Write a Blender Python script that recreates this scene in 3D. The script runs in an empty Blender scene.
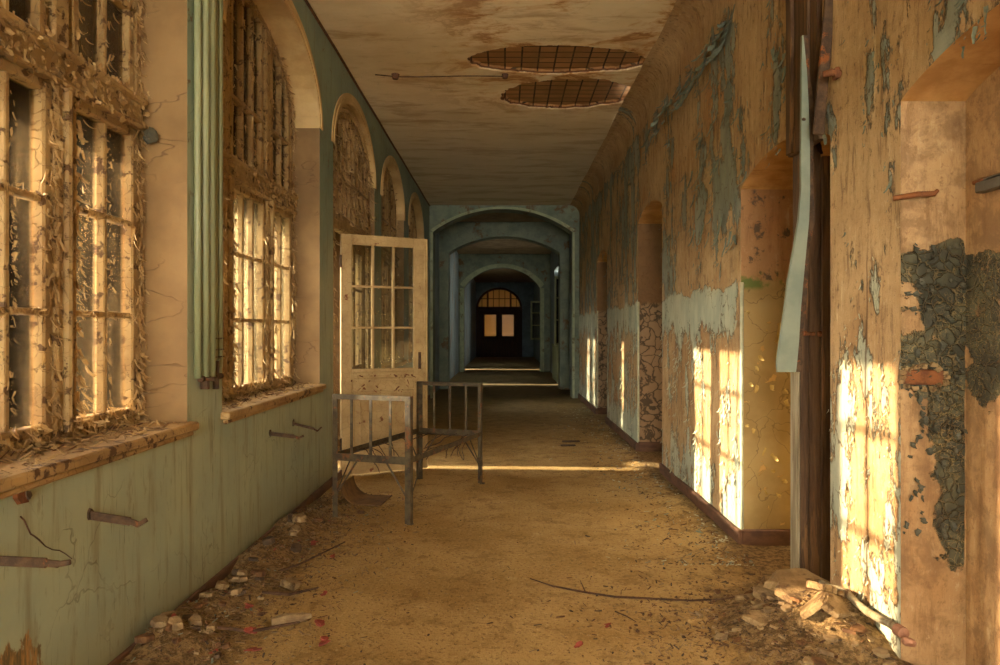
import bpy, math, random
import numpy as np
from mathutils import Vector, Matrix
random.seed(7); rng = np.random.default_rng(7)
sc = bpy.context.scene; COL = sc.collection
F = 720.0; H = 1.4; CEIL = 4.02; XL = -1.58; XR = 1.55
VPX, VPY = 505.0, 331.0
Y0 = -5.4; YARCH = 15.0; YEND = 38.7

# ------------------------------------------------------------------ helpers
def lin(c):
    c = c/255.0
    return c/12.92 if c <= .04045 else ((c+.055)/1.055)**2.4
def rgb(r, g, b): return (lin(r), lin(g), lin(b), 1.0)
def setp(o, label=None, cat=None, group=None, kind=None):
    if label: o['label'] = label
    if cat: o['category'] = cat
    if group: o['group'] = group
    if kind: o['kind'] = kind
    return o
def empty(name, loc=(0,0,0), rz=0, label=None, cat=None, group=None, kind=None):
    o = bpy.data.objects.new(name, None); COL.objects.link(o)
    o.location = loc; o.rotation_euler = (0,0,rz); o.empty_display_size = .1
    return setp(o, label, cat, group, kind)
def copy_tree(o, parent=None):
    c = o.copy(); COL.objects.link(c)
    if parent: c.parent = parent
    for ch in list(o.children): copy_tree(ch, c)
    return c

class MB:
    """collects shapes that become one mesh object"""
    def __init__(s): s.v = []; s.f = []; s.m = []; s.n = 0
    def add(s, vs, fs, mi=0):
        b = s.n; s.v.extend([tuple(map(float, p)) for p in vs]); s.n += len(vs)
        for f in fs: s.f.append(tuple(i+b for i in f)); s.m.append(mi)
    def quad(s, a, b, c, d, mi=0): s.add([a,b,c,d], [(0,1,2,3)], mi)
    def box(s, x0, x1, y0, y1, z0, z1, mi=0, M=None, bev=0.0):
        if bev > 0:
            e = min(bev, (x1-x0)*.45, (y1-y0)*.45, (z1-z0)*.45)
            vs = []
            for z, ins in ((z0, e), (z0+e, 0), (z1-e, 0), (z1, e)):
                X0, X1, Y0_, Y1_ = x0+ins, x1-ins, y0+ins, y1-ins; q = e if ins == 0 else e*.5
                vs += [(X0+q,Y0_,z),(X1-q,Y0_,z),(X1,Y0_+q,z),(X1,Y1_-q,z),(X1-q,Y1_,z),(X0+q,Y1_,z),(X0,Y1_-q,z),(X0,Y0_+q,z)]
            fs = [tuple(range(7,-1,-1)), tuple(range(24,32))]
            for r in range(3):
                for k in range(8): fs.append((r*8+k, r*8+(k+1)%8, (r+1)*8+(k+1)%8, (r+1)*8+k))
        else:
            vs = [(x0,y0,z0),(x1,y0,z0),(x1,y1,z0),(x0,y1,z0),(x0,y0,z1),(x1,y0,z1),(x1,y1,z1),(x0,y1,z1)]
            fs = [(3,2,1,0),(4,5,6,7),(0,1,5,4),(1,2,6,5),(2,3,7,6),(3,0,4,7)]
        if M is not None: vs = [M @ Vector(p) for p in vs]
        s.add(vs, fs, mi)
    def bar(s, a, b, w, t, up=(0,0,1), mi=0, bev=0.0, ext=0):
        a = Vector(a); b = Vector(b); d = b-a; L = d.length; d.normalize()
        u = Vector(up); sd = d.cross(u)
        if sd.length < 1e-4: sd = d.cross(Vector((1,0,0)))
        sd.normalize(); u = sd.cross(d)
        M = Matrix((( d.x, sd.x, u.x, a.x),(d.y, sd.y, u.y, a.y),(d.z, sd.z, u.z, a.z),(0,0,0,1)))
        s.box(-ext, L+ext, -w/2, w/2, -t/2, t/2, mi, M, bev)
    def tube(s, pts, r, n=8, mi=0, cap=True):
        P = [Vector(p) for p in pts]; rs = r if isinstance(r, (list, tuple)) else [r]*len(P)
        vs = []; fs = []; prev = None
        for i, p in enumerate(P):
            t = (P[min(i+1,len(P)-1)]-P[max(i-1,0)]).normalized()
            u = prev if prev is not None else (Vector((0,0,1)) if abs(t.z) < .9 else Vector((1,0,0)))
            a = (u - t*u.dot(t))
            if a.length < 1e-4: a = t.orthogonal()
            a.normalize(); prev = a; b = t.cross(a)
            for k in range(n):
                q = 2*math.pi*k/n; vs.append(p + (a*math.cos(q)+b*math.sin(q))*rs[i])
        for i in range(len(P)-1):
            for k in range(n): fs.append((i*n+k, i*n+(k+1)%n, (i+1)*n+(k+1)%n, (i+1)*n+k))
        if cap: fs += [tuple(range(n-1,-1,-1)), tuple(range((len(P)-1)*n, len(P)*n))]
        s.add(vs, fs, mi)
    def prism(s, poly, x0, x1, axis='x', mi=0):
        """closed 2D outline extruded between x0 and x1; for axis x the outline is (y,z), for y it is (x,z), for z it is (x,y)"""
        n = len(poly)
        def P(a, b, t): return {'x': (t,a,b), 'y': (a,t,b), 'z': (a,b,t)}[axis]
        vs = [P(a,b,x0) for a,b in poly] + [P(a,b,x1) for a,b in poly]
        fs = [tuple(range(n)), tuple(range(2*n-1, n-1, -1))] + [(k, n+k, n+(k+1)%n, (k+1)%n) for k in range(n)]
        s.add(vs, fs, mi)
    def band(s, inner, outer, x0, x1, axis='x', mi=0, closed=False):
        """strip between two matching outlines, with thickness"""
        n = len(inner); m = n if closed else n-1
        for k in range(m):
            j = (k+1) % n
            def P(q, t): return {'x': (t,q[0],q[1]), 'y': (q[0],t,q[1])}[axis]
            A,B,C_,D = inner[k],inner[j],outer[j],outer[k]
            vs = [P(A,x0),P(B,x0),P(C_,x0),P(D,x0),P(A,x1),P(B,x1),P(C_,x1),P(D,x1)]
            s.add(vs, [(0,1,2,3),(7,6,5,4),(0,4,5,1),(2,6,7,3),(1,5,6,2),(3,7,4,0)], mi)
    def flake(s, p, nrm, up, w, h, curl, mi=0, bow=0.0):
        """a curled paint flake held at its upper edge: nrm away from the wall, up along it"""
        p = Vector(p); n = Vector(nrm).normalized(); u = Vector(up); u = (u-n*u.dot(n)).normalized(); t = u.cross(n)
        R = 4; vs = []; fs = []; q = Vector(p); ang = 0.0
        for i in range(R+1):
            k = i/R; ww = w*(1-.45*k*k)*(.7+.6*random.random()); off = (random.random()-.5)*w*.35
            b = n*(bow*w)
            vs += [q - t*(ww/2) + t*off + b, q + t*off, q + t*(ww/2) + t*off + b]
            ang += curl/R; q = q + (-u*math.cos(ang) + n*math.sin(ang))*(h/R)
        for i in range(R):
            for k in range(2): a = i*3+k; fs.append((a, a+1, a+4, a+3))
        s.add(vs, fs, mi)
    def plate(s, c, r, th, rot, mi=0, n=6):
        """an irregular flat chip"""
        M = Matrix.Translation(Vector(c)) @ rot
        a0 = random.random()*6.28; pts = []
        for k in range(n):
            q = a0+2*math.pi*(k+random.uniform(-.3,.3))/n; rr = r*random.uniform(.55,1.1)
            pts.append((rr*math.cos(q), rr*math.sin(q)*random.uniform(.6,1)))
        vs = [M @ Vector((x,y,-th/2)) for x,y in pts] + [M @ Vector((x*.9,y*.9,th/2+random.uniform(0,.1)*r)) for x,y in pts]
        fs = [tuple(range(n-1,-1,-1)), tuple(range(n,2*n))] + [(k,(k+1)%n,n+(k+1)%n,n+k) for k in range(n)]
        s.add(vs, fs, mi)
    def lump(s, c, rx, ry, rz, rot=0.0, mi=0, rough=.25, nu=10, nv=7, seed=0):
        """a broken angular lump, flat-facetted"""
        r_ = random.Random(seed); vs = []; fs = []
        planes = []
        for k in range(9):
            d = Vector((r_.gauss(0,1), r_.gauss(0,1), r_.gauss(0,1))).normalized(); planes.append((d, r_.uniform(.58,.95)))
        cr, sr = math.cos(rot), math.sin(rot)
        for j in range(nv+1):
            th = math.pi*j/nv
            for i in range(nu):
                ph = 2*math.pi*i/nu
                d = Vector((math.sin(th)*math.cos(ph), math.sin(th)*math.sin(ph), math.cos(th))); L = 1.0
                for (pd, pr) in planes:
                    q = d.dot(pd)
                    if q > 1e-3: L = min(L, pr/q)
                L *= 1 + r_.uniform(-rough, rough)*.22
                p = d*L; x, y, z = p.x*rx, p.y*ry, p.z*rz
                vs.append((c[0]+x*cr-y*sr, c[1]+x*sr+y*cr, c[2]+z))
        for j in range(nv):
            for i in range(nu): fs.append((j*nu+i, (j+1)*nu+i, (j+1)*nu+(i+1)%nu, j*nu+(i+1)%nu))
        s.add(vs, fs, mi)
    def slab(s, r, th, seed=0, mi=0):
        r_ = random.Random(seed); n = r_.choice([5,6,6,7]); pts = []
        for k in range(n):
            q = 2*math.pi*(k+r_.uniform(-.32,.32))/n; rr = r*r_.uniform(.65,1.08); pts.append((rr*math.cos(q), rr*math.sin(q)*r_.uniform(.65,.9)))
        vs = []; m = len(pts); lv = ((-.5,.94),(-.42,1.0),(.30,.98),(.5,.88))
        ring = []
        for a, b in zip(pts, pts[1:]+pts[:1]):
            for t in (0,.33,.66):
                j = 1+r_.uniform(-.05,.05); ring.append(((a[0]*(1-t)+b[0]*t)*j, (a[1]*(1-t)+b[1]*t)*j))
        N = len(ring)
        for (h, sc_) in lv:
            for (x, y) in ring: vs.append((x*sc_+r_.uniform(-.02,.02)*r, y*sc_+r_.uniform(-.02,.02)*r, th*h+r_.uniform(-.08,.08)*th))
        fs = [tuple(range(N-1,-1,-1)), tuple(range(3*N,4*N))]
        for q in range(3):
            for k in range(N): fs.append((q*N+k, q*N+(k+1)%N, (q+1)*N+(k+1)%N, (q+1)*N+k))
        s.add(vs, fs, mi)
    def build(s, name, mats, parent=None, smooth=False, label=None, cat=None, group=None, kind=None, origin=None):
        me = bpy.data.meshes.new(name)
        vs = s.v
        if origin is not None: vs = [(a-origin[0], b-origin[1], c-origin[2]) for a,b,c in vs]
        me.from_pydata(vs, [], s.f)
        ms = mats if isinstance(mats, (list, tuple)) else [mats]
        for m in ms: me.materials.append(m)
        if len(ms) > 1: me.polygons.foreach_set('material_index', s.m)
        if smooth: me.polygons.foreach_set('use_smooth', [True]*len(me.polygons))
        me.update()
        o = bpy.data.objects.new(name, me); COL.objects.link(o)
        if origin is not None: o.location = origin
        if parent is not None: o.parent = parent
        return setp(o, label, cat, group, kind)

# --- value noise in numpy
def _h(ix, iy, seed):
    q = np.sin(ix*127.1 + iy*311.7 + seed*74.7)*43758.5453
    return q - np.floor(q)
def vnoise(x, y, seed=0):
    ix = np.floor(x); iy = np.floor(y); fx = x-ix; fy = y-iy
    fx = fx*fx*(3-2*fx); fy = fy*fy*(3-2*fy)
    a = _h(ix,iy,seed); b = _h(ix+1,iy,seed); c = _h(ix,iy+1,seed); d = _h(ix+1,iy+1,seed)
    return (a*(1-fx)+b*fx)*(1-fy) + (c*(1-fx)+d*fx)*fy
def fbm(x, y, seed=0, oct=5):
    x = np.asarray(x, float); y = np.asarray(y, float); t = 0; a = .5; n = 0
    for k in range(oct):
        t = t + a*vnoise(x*2**k + 17.3*k, y*2**k - 9.1*k, seed+k); n += a; a *= .55
    return t/n
def sstep(a, b, x): 
    t = np.clip((x-a)/(b-a), 0, 1); return t*t*(3-2*t)

# ------------------------------------------------------------------ materials
class NT:
    def __init__(s, name):
        s.mat = bpy.data.materials.new(name); s.mat.use_nodes = True
        s.t = s.mat.node_tree; s.t.nodes.clear()
        s.out = s.t.nodes.new('ShaderNodeOutputMaterial')
        s.geo = s.t.nodes.new('ShaderNodeNewGeometry'); s.tc = s.t.nodes.new('ShaderNodeTexCoord')
        s.P = s.tc.outputs['Object']
    def link(s, a, b): s.t.links.new(a, b)
    def put(s, sock, v):
        if isinstance(v, bpy.types.NodeSocket): s.link(v, sock)
        else: sock.default_value = v
    def scale(s, sx, sy, sz, src=None):
        n = s.t.nodes.new('ShaderNodeMapping'); n.inputs['Scale'].default_value = (sx,sy,sz)
        s.link(src or s.P, n.inputs['Vector']); return n.outputs[0]
    def noise(s, sc_, detail=5, rough=.6, vec=None, dist=0):
        n = s.t.nodes.new('ShaderNodeTexNoise'); n.inputs['Scale'].default_value = sc_
        n.inputs['Detail'].default_value = detail; n.inputs['Roughness'].default_value = rough
        n.inputs['Distortion'].default_value = dist
        s.link(vec or s.P, n.inputs['Vector']); return n.outputs['Fac']
    def voro(s, sc_, vec=None, feature='DISTANCE_TO_EDGE', out='Distance'):
        n = s.t.nodes.new('ShaderNodeTexVoronoi'); n.feature = feature; n.inputs['Scale'].default_value = sc_
        s.link(vec or s.P, n.inputs['Vector']); return n.outputs[out]
    def warp(s, amt, sc_=3, vec=None):
        n = s.t.nodes.new('ShaderNodeTexNoise'); n.inputs['Scale'].default_value = sc_; n.inputs['Detail'].default_value = 4
        s.link(vec or s.P, n.inputs['Vector'])
        m = s.t.nodes.new('ShaderNodeVectorMath'); m.operation = 'MULTIPLY_ADD'
        s.link(n.outputs['Color'], m.inputs[0]); m.inputs[1].default_value = (amt,amt,amt); s.link(vec or s.P, m.inputs[2])
        return m.outputs[0]
    def step(s, v, a, b, lo=0.0, hi=1.0):
        n = s.t.nodes.new('ShaderNodeMapRange'); n.interpolation_type = 'SMOOTHSTEP'
        s.put(n.inputs['Value'], v); n.inputs['From Min'].default_value = a; n.inputs['From Max'].default_value = b
        n.inputs['To Min'].default_value = lo; n.inputs['To Max'].default_value = hi
        return n.outputs['Result']
    def mth(s, op, a, b=0.0, c=0.0):
        n = s.t.nodes.new('ShaderNodeMath'); n.operation = op
        s.put(n.inputs[0], a); s.put(n.inputs[1], b); s.put(n.inputs[2], c); return n.outputs[0]
    def mix(s, f, a, b, blend='MIX'):
        n = s.t.nodes.new('ShaderNodeMix'); n.data_type = 'RGBA'; n.blend_type = blend
        s.put(n.inputs[0], f); s.put(n.inputs[6], a); s.put(n.inputs[7], b); return n.outputs[2]
    def xyz(s, src=None):
        n = s.t.nodes.new('ShaderNodeSeparateXYZ'); s.link(src or s.P, n.inputs[0]); return n.outputs
    def attr(s, name):
        n = s.t.nodes.new('ShaderNodeAttribute'); n.attribute_name = name; return n.outputs['Fac']
    def bump(s, h, dist=.01, strength=1.0, nrm=None):
        n = s.t.nodes.new('ShaderNodeBump'); n.inputs['Distance'].default_value = dist; n.inputs['Strength'].default_value = strength
        s.link(h, n.inputs['Height'])
        if nrm is not None: s.link(nrm, n.inputs['Normal'])
        return n.outputs[0]
    def bsdf(s, col, rough=.8, nrm=None, metal=0.0, spec=.3, out=True):
        n = s.t.nodes.new('ShaderNodeBsdfPrincipled')
        s.put(n.inputs['Base Color'], col); s.put(n.inputs['Roughness'], rough); s.put(n.inputs['Metallic'], metal)
        n.inputs['Specular IOR Level'].default_value = spec
        if nrm is not None: s.link(nrm, n.inputs['Normal'])
        if out: s.link(n.outputs[0], s.out.inputs[0])
        return n.outputs[0]

def simple(name, c1, c2, sc_=8, rough=.8, bump=.3, metal=0, stretch=(1,1,1), c3=None, bd=.004, spec=.3):
    t = NT(name); v = t.scale(*stretch)
    n1 = t.noise(sc_, 6, .65, v); n2 = t.noise(sc_*5, 4, .6, v)
    c = t.mix(t.step(n1, .35, .65), c1, c2)
    if c3: c = t.mix(t.step(t.noise(sc_*.6, 6, .7, t.warp(.2, 4, v)), .56, .64), c, c3)
    t.bsdf(c, rough, t.bump(t.mth('ADD', n1, n2), bd, bump), metal, spec); return t.mat

def m_greenwall():
    t = NT('green_wall_paint'); P = t.P; X, Y, Z = t.xyz()
    big = t.noise(1.3, 5, .6); st = t.noise(3.0, 6, .65, t.scale(4,4,.35)); fine = t.noise(40, 4, .6)
    low = t.mix(t.step(big, .35, .65), rgb(162,166,134), rgb(144,152,128))
    up = t.mix(t.step(big, .35, .65), rgb(132,146,122), rgb(114,130,112))
    c = t.mix(t.step(t.mth('ADD', Z, t.mth('MULTIPLY', big, .8)), 2.1, 3.1), low, up)
    c = t.mix(t.step(st, .52, .68, 0, .6), c, rgb(116,108,74))
    c = t.mix(t.step(t.noise(9,7,.75,t.scale(2,2,.6)), .56, .68, 0, .5), c, rgb(112,100,68))
    c = t.mix(t.step(st, .28, .12, 0, .4), c, rgb(182,180,136))
    # drips and hairline cracks
    dr = t.noise(7, 5, .7, t.scale(6,6,.5)); spots = t.mth('MULTIPLY', t.step(dr, .64, .68), t.step(t.noise(1.1,2), .45, .6))
    c = t.mix(t.mth('MULTIPLY', spots, .7), c, rgb(62,54,32))
    cr = t.voro(2.4, t.warp(.5, 2.5)); ck = t.mth('MULTIPLY', t.step(cr, .010, .003), t.step(t.noise(1.7,3), .48, .6))
    c = t.mix(t.mth('MULTIPLY', ck, .4), c, rgb(74,66,44))
    dd = t.noise(13, 4, .6, t.scale(6,6,.35)); c = t.mix(t.mth('MULTIPLY', t.step(dd, .62, .67), t.step(t.noise(1.6,3), .42, .58, 0, .7)), c, rgb(70,62,40))
    # bare rusty patches low on the wall, chips near the top
    lowm = t.step(t.mth('ADD', t.mth('ADD', t.step(Z, .30, .66, .35, -.6), t.step(Y, 2.34, 2.74, .35, -.6)), t.noise(7,7,.72,t.warp(.2,5,t.scale(1,1,.45)))), .98, 1.03)
    c = t.mix(lowm, c, t.mix(t.step(t.noise(14,6,.75,t.scale(3,3,.5)), .42, .6), rgb(158,116,60), rgb(92,78,48)))
    chips = t.mth('MULTIPLY', t.step(t.noise(7,6,.7,t.warp(.2,5)), .64, .66), t.step(Z, 1.6, 2.6))
    c = t.mix(chips, c, rgb(112,92,62))
    c = t.mix(t.step(Z, .42, .05, 0, .5), c, rgb(112,98,56))
    h = t.mth('ADD', t.mth('MULTIPLY', fine, .25), t.mth('SUBTRACT', big, t.mth('ADD', ck, chips)))
    t.bsdf(c, .62, t.bump(h, .006, .5), 0, .35); return t.mat

def m_reveal():
    t = NT('tan_reveal_paint'); big = t.noise(2, 5, .6)
    c = t.mix(t.step(big, .3, .7), rgb(146,116,72), rgb(120,92,54))
    ck = t.mth('MULTIPLY', t.step(t.voro(2.2, t.warp(.5, 2.5, t.scale(.6,.6,1.8))), .010, .002), t.step(t.noise(1.9,3), .4, .55))
    hz = t.mth('MULTIPLY', t.step(t.noise(3,4,.6,t.scale(.4,.4,7)), .69, .73), .6)
    c = t.mix(t.mth('MULTIPLY', t.mth('MAXIMUM', ck, hz), .6), c, rgb(92,66,40))
    c = t.mix(t.step(t.noise(8,5,.7,t.scale(3,3,.4)), .6, .8, 0, .5), c, rgb(112,80,42))
    t.bsdf(c, .6, t.bump(t.mth('SUBTRACT', t.mth('MULTIPLY', t.noise(25,4), .5), ck), .006, .5)); return t.mat

def plaster(t, warm=1.0):
    """bare tan plaster with vertical run marks: returns colour and height"""
    big = t.noise(1.6, 6, .65, t.warp(.3, 2)); vs = t.noise(6, 9, .74, t.scale(3,3,.5)); f = t.noise(24, 8, .78, t.scale(1,1,.7)); g = t.noise(75, 4, .7)
    c = t.mix(t.step(big, .3, .68), rgb(182,152,108), rgb(152,118,76))
    c = t.mix(t.step(big, .56, .70, 0, .55), c, rgb(168,118,66))
    c = t.mix(t.step(vs, .50, .66, 0, .85), c, rgb(112,86,56))
    c = t.mix(t.step(vs, .44, .30, 0, .7), c, rgb(204,182,138))
    c = t.mix(t.step(f, .55, .66, 0, .75), c, rgb(88,66,42))
    c = t.mix(t.step(f, .43, .32, 0, .5), c, rgb(204,182,142))
    c = t.mix(t.step(g, .60, .72, 0, .6), c, rgb(76,58,38))
    return c, t.mth('ADD', t.mth('ADD', t.mth('MULTIPLY', f, .9), t.mth('MULTIPLY', g, .25)), vs)

def m_rightwall():
    t = NT('peeling_wall_paint'); X, Y, Z = t.xyz()
    pc, ph = plaster(t)
    a = t.attr('paint')
    n = t.noise(16, 7, .72, t.warp(.12, 7, t.scale(1,1.5,.6))); n2 = t.noise(55, 3, .6, t.scale(1,1,.6))
    v = t.mth('ADD', a, t.mth('ADD', t.mth('MULTIPLY', t.mth('SUBTRACT', n, .5), 1.1), t.mth('MULTIPLY', t.mth('SUBTRACT', n2, .5), .25)))
    k = t.step(v, .49, .53); rim = t.mth('MULTIPLY', t.step(v, .40, .50), t.step(v, .60, .52))
    big = t.noise(3, 5, .6, t.scale(1,1.4,.6))
    up = t.mix(t.step(big, .35, .65), rgb(140,140,120), rgb(110,112,96))
    dn = t.mix(t.step(big, .35, .65), rgb(176,174,146), rgb(148,152,130))
    paint = t.mix(t.step(t.mth('ADD', Z, t.mth('MULTIPLY', big, .08)), 1.82, 1.74), up, dn)
    paint = t.mix(t.step(t.noise(9,5,.7,t.scale(2,2,.3)), .56, .75, 0, .5), paint, rgb(122,106,72))
    ck = t.step(t.voro(9, t.warp(.2, 6, t.scale(1,1,.55))), .03, .008)
    paint = t.mix(t.mth('MULTIPLY', ck, t.step(t.noise(4,3), .45, .6, 0, .8)), paint, rgb(86,72,48))
    c = t.mix(k, pc, paint)
    c = t.mix(t.mth('MULTIPLY', rim, .55), c, rgb(52,42,28))
    h = t.mth('ADD', t.mth('MULTIPLY', ph, .38), t.mth('MULTIPLY', k, .9))
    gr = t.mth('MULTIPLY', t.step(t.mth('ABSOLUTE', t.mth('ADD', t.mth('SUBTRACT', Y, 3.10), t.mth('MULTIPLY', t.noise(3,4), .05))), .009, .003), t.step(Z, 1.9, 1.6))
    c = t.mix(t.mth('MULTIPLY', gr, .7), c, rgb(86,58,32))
    t.bsdf(c, .75, t.bump(h, .012, .9), 0, .25); return t.mat

def m_jamb_dark():      # niche with blistered near-black paint
    t = NT('blistered_dark_paint'); X, Y, Z = t.xyz(); pc, ph = plaster(t)
    pc = t.mix(.3, pc, rgb(160,112,56)); pc = t.mix(t.step(t.noise(7,6,.7,t.warp(.2,4)), .42, .62, 0, .7), pc, rgb(112,82,48))
    cell = t.voro(21, t.warp(.18, 7)); fine = t.voro(42, t.warp(.14, 10))
    m = t.noise(4.2, 6, .62, t.warp(.15, 4)); xm = t.mth('ADD', t.step(X, 1.57, 1.78, -.16, .12), t.mth('ADD', t.step(Z, 1.05, 1.32, -.05, .13), t.step(X, 1.795, 1.803, 0, -.26)))
    k = t.step(t.mth('ADD', t.mth('ADD', m, xm), t.step(Z, 1.66, 1.82, .08, -.6)), .49, .52)
    k = t.mth('MULTIPLY', k, t.step(t.mth('ADD', Z, t.mth('MULTIPLY', t.noise(8,6,.7), .5)), .74, .77))
    blk = t.mix(t.step(t.noise(9,4), .4, .65), rgb(50,47,32), rgb(80,76,52))
    blk = t.mix(t.step(cell, .04, .012, 0, .6), blk, rgb(118,98,58))
    blk = t.mix(t.mth('MULTIPLY', t.step(fine, .035, .01), t.step(t.noise(3,3), .42, .55, 0, .8)), blk, rgb(158,132,82))
    c = t.mix(k, pc, blk)
    h = t.mth('ADD', t.mth('MULTIPLY', ph, .3), t.mth('MULTIPLY', k, t.step(cell, .0, .12)))
    t.bsdf(c, .6, t.bump(h, .012, .9), 0, .4); return t.mat

def m_jamb_olive():
    t = NT('olive_jamb_paint'); X, Y, Z = t.xyz(); pc, ph = plaster(t)
    pc = t.mix(.6, pc, rgb(146,98,50))
    pc = t.mix(t.step(t.noise(9,6,.7,t.warp(.1,6)), .55, .62, 0, .85), pc, rgb(66,58,42))
    pnt = t.mix(t.step(t.noise(2.2,5), .35, .65), rgb(168,142,90), rgb(144,118,68))
    pnt = t.mix(t.step(t.voro(3, t.warp(.6,3)), .012, .003, 0, .55), pnt, rgb(84,66,34))
    ch = t.step(t.noise(8, 5, .62, t.warp(.2,5)), .635, .65)
    pnt = t.mix(ch, pnt, rgb(190,150,84))
    k = t.step(t.mth('ADD', Z, t.mth('MULTIPLY', t.noise(6,4), .1)), 1.79, 1.75)
    c = t.mix(k, pc, pnt)
    c = t.mix(t.mth('MULTIPLY', t.step(Z, 1.66, 1.70), t.mth('MULTIPLY', t.step(Z, 1.80, 1.76), t.step(t.noise(7,4), .45, .6))), c, rgb(92,104,40))
    t.bsdf(c, .6, t.bump(t.mth('SUBTRACT', t.mth('MULTIPLY', ph, .3), ch), .008, .8), 0, .35); return t.mat

def m_jamb_crackle():
    t = NT('crackled_jamb_plaster'); X, Y, Z = t.xyz(); pc, ph = plaster(t)
    br = t.mix(t.noise(5,6,.7), rgb(136,102,64), rgb(100,74,46))
    pk = t.mix(t.noise(5,5), rgb(158,130,96), rgb(136,108,76))
    ck = t.mth('MAXIMUM', t.step(t.voro(8, t.warp(.3, 4)), .08, .02), t.step(t.noise(5,5,.65,t.warp(.2,5)), .56, .60))
    pk = t.mix(t.mth('MULTIPLY', ck, .85), pk, rgb(66,56,40))
    c = t.mix(t.step(t.mth('ADD', Z, t.mth('MULTIPLY', t.noise(6,4), .1)), 1.80, 1.74), br, pk)
    t.bsdf(c, .8, t.bump(t.mth('SUBTRACT', t.mth('MULTIPLY', ph, .4), ck), .008, .8)); return t.mat

def m_soffit():
    t = NT('ochre_soffit_plaster'); n = t.noise(4, 6, .65, t.scale(1,1,1)); s = t.noise(7, 6, .7, t.scale(.5,3,1))
    c = t.mix(t.step(n, .35, .65), rgb(192,146,86), rgb(162,116,62))
    c = t.mix(t.step(s, .55, .75, 0, .7), c, rgb(126,84,40))
    t.bsdf(c, .85, t.bump(s, .008, .6)); return t.mat

def m_ceiling():
    t = NT('stained_ceiling_plaster'); X, Y, Z = t.xyz()
    big = t.noise(.9, 5, .6, t.warp(.6, 1.2, t.scale(.7,1,1))); st = t.noise(2.2, 6, .65, t.warp(.5, 1.5, t.scale(.45,1.6,1))); f = t.noise(14, 5, .6)
    c = t.mix(t.step(big, .35, .65), rgb(232,212,170), rgb(212,188,142))
    c = t.mix(t.step(st, .50, .68, 0, .7), c, rgb(166,124,74))
    c = t.mix(t.step(t.noise(9,8,.75,t.scale(.6,1.3,1)), .56, .74, 0, .35), c, rgb(120,90,56))
    c = t.mix(t.step(t.noise(1.7,5,.65,t.warp(.5,2,t.scale(.5,1.4,1))), .60, .72, 0, .6), c, rgb(228,208,166))
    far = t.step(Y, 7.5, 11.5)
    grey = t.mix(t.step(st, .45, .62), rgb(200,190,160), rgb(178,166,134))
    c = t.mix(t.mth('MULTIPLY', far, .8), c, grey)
    sw = t.noise(1.6, 7, .7, t.warp(.9, 1.1, t.scale(.8,1.2,1))); near_ = t.mth('MULTIPLY', t.step(Y, 9.2, 7.4), t.step(X, -1.2, .2))
    c = t.mix(t.mth('MULTIPLY', t.step(sw, .46, .56, 0, .75), near_), c, rgb(190,136,70))
    c = t.mix(t.mth('MULTIPLY', t.step(sw, .53, .58, 0, .7), t.mth('MULTIPLY', near_, t.step(sw, .64, .60))), c, rgb(142,96,48))
    rim = t.mth('MULTIPLY', t.attr('lath'), 1.0)
    # exposed hollow tiles inside the fallen patches
    br = t.t.nodes.new('ShaderNodeTexBrick'); t.link(t.scale(1,1,1), br.inputs['Vector'])
    br.inputs['Scale'].default_value = 1.0; br.inputs['Brick Width'].default_value = .165; br.inputs['Row Height'].default_value = .135
    br.inputs['Mortar Size'].default_value = .009; br.offset = 0.0
    br.inputs['Color1'].default_value = rgb(164,118,70); br.inputs['Color2'].default_value = rgb(138,98,58); br.inputs['Mortar'].default_value = rgb(54,36,18)
    tile = t.mix(t.step(t.noise(6,5), .4, .7, 0, .5), br.outputs['Color'], rgb(120,92,48))
    c = t.mix(t.step(rim, .4, .6), c, tile)
    c = t.mix(t.mth('MULTIPLY', t.step(rim, .12, .35), t.step(rim, .7, .5)), c, rgb(92,56,26))
    hair = t.mth('MULTIPLY', t.step(t.voro(1.1, t.warp(.6, 2)), 0.004, .001), .15)
    c = t.mix(hair, c, rgb(98,70,38))
    t.bsdf(c, .85, t.bump(t.mth('ADD', f, st), .006, .4)); return t.mat

def m_floor():
    t = NT('dusty_floor'); big = t.noise(1.2, 6, .62, t.warp(.4, 2)); mid = t.noise(7, 7, .7, t.warp(.15, 5)); f = t.noise(48, 5, .7)
    c = t.mix(t.step(big, .35, .65), rgb(180,148,94), rgb(154,122,70))
    c = t.mix(t.step(mid, .50, .64, 0, .5), c, rgb(114,86,48))
    c = t.mix(t.step(mid, .40, .28, 0, .5), c, rgb(200,172,122))
    c = t.mix(t.step(f, .54, .66, 0, .75), c, rgb(82,62,38))
    c = t.mix(t.step(f, .42, .30, 0, .5), c, rgb(206,182,136))
    d = t.attr('litter')
    lit = t.mix(t.step(t.noise(26,8,.8), .4, .6), rgb(136,110,74), rgb(56,43,28))
    c = t.mix(t.step(t.mth('ADD', d, t.mth('MULTIPLY', t.mth('SUBTRACT', mid, .5), 1.2)), .45, .8, 0, .8), c, lit)
    X, Y, Z = t.xyz()
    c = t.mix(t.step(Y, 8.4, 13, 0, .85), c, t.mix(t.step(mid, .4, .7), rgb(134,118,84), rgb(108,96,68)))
    t.bsdf(c, .95, t.bump(t.mth('ADD', t.mth('MULTIPLY', f, .5), mid), .02, 1.0), 0, .12); return t.mat

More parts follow.
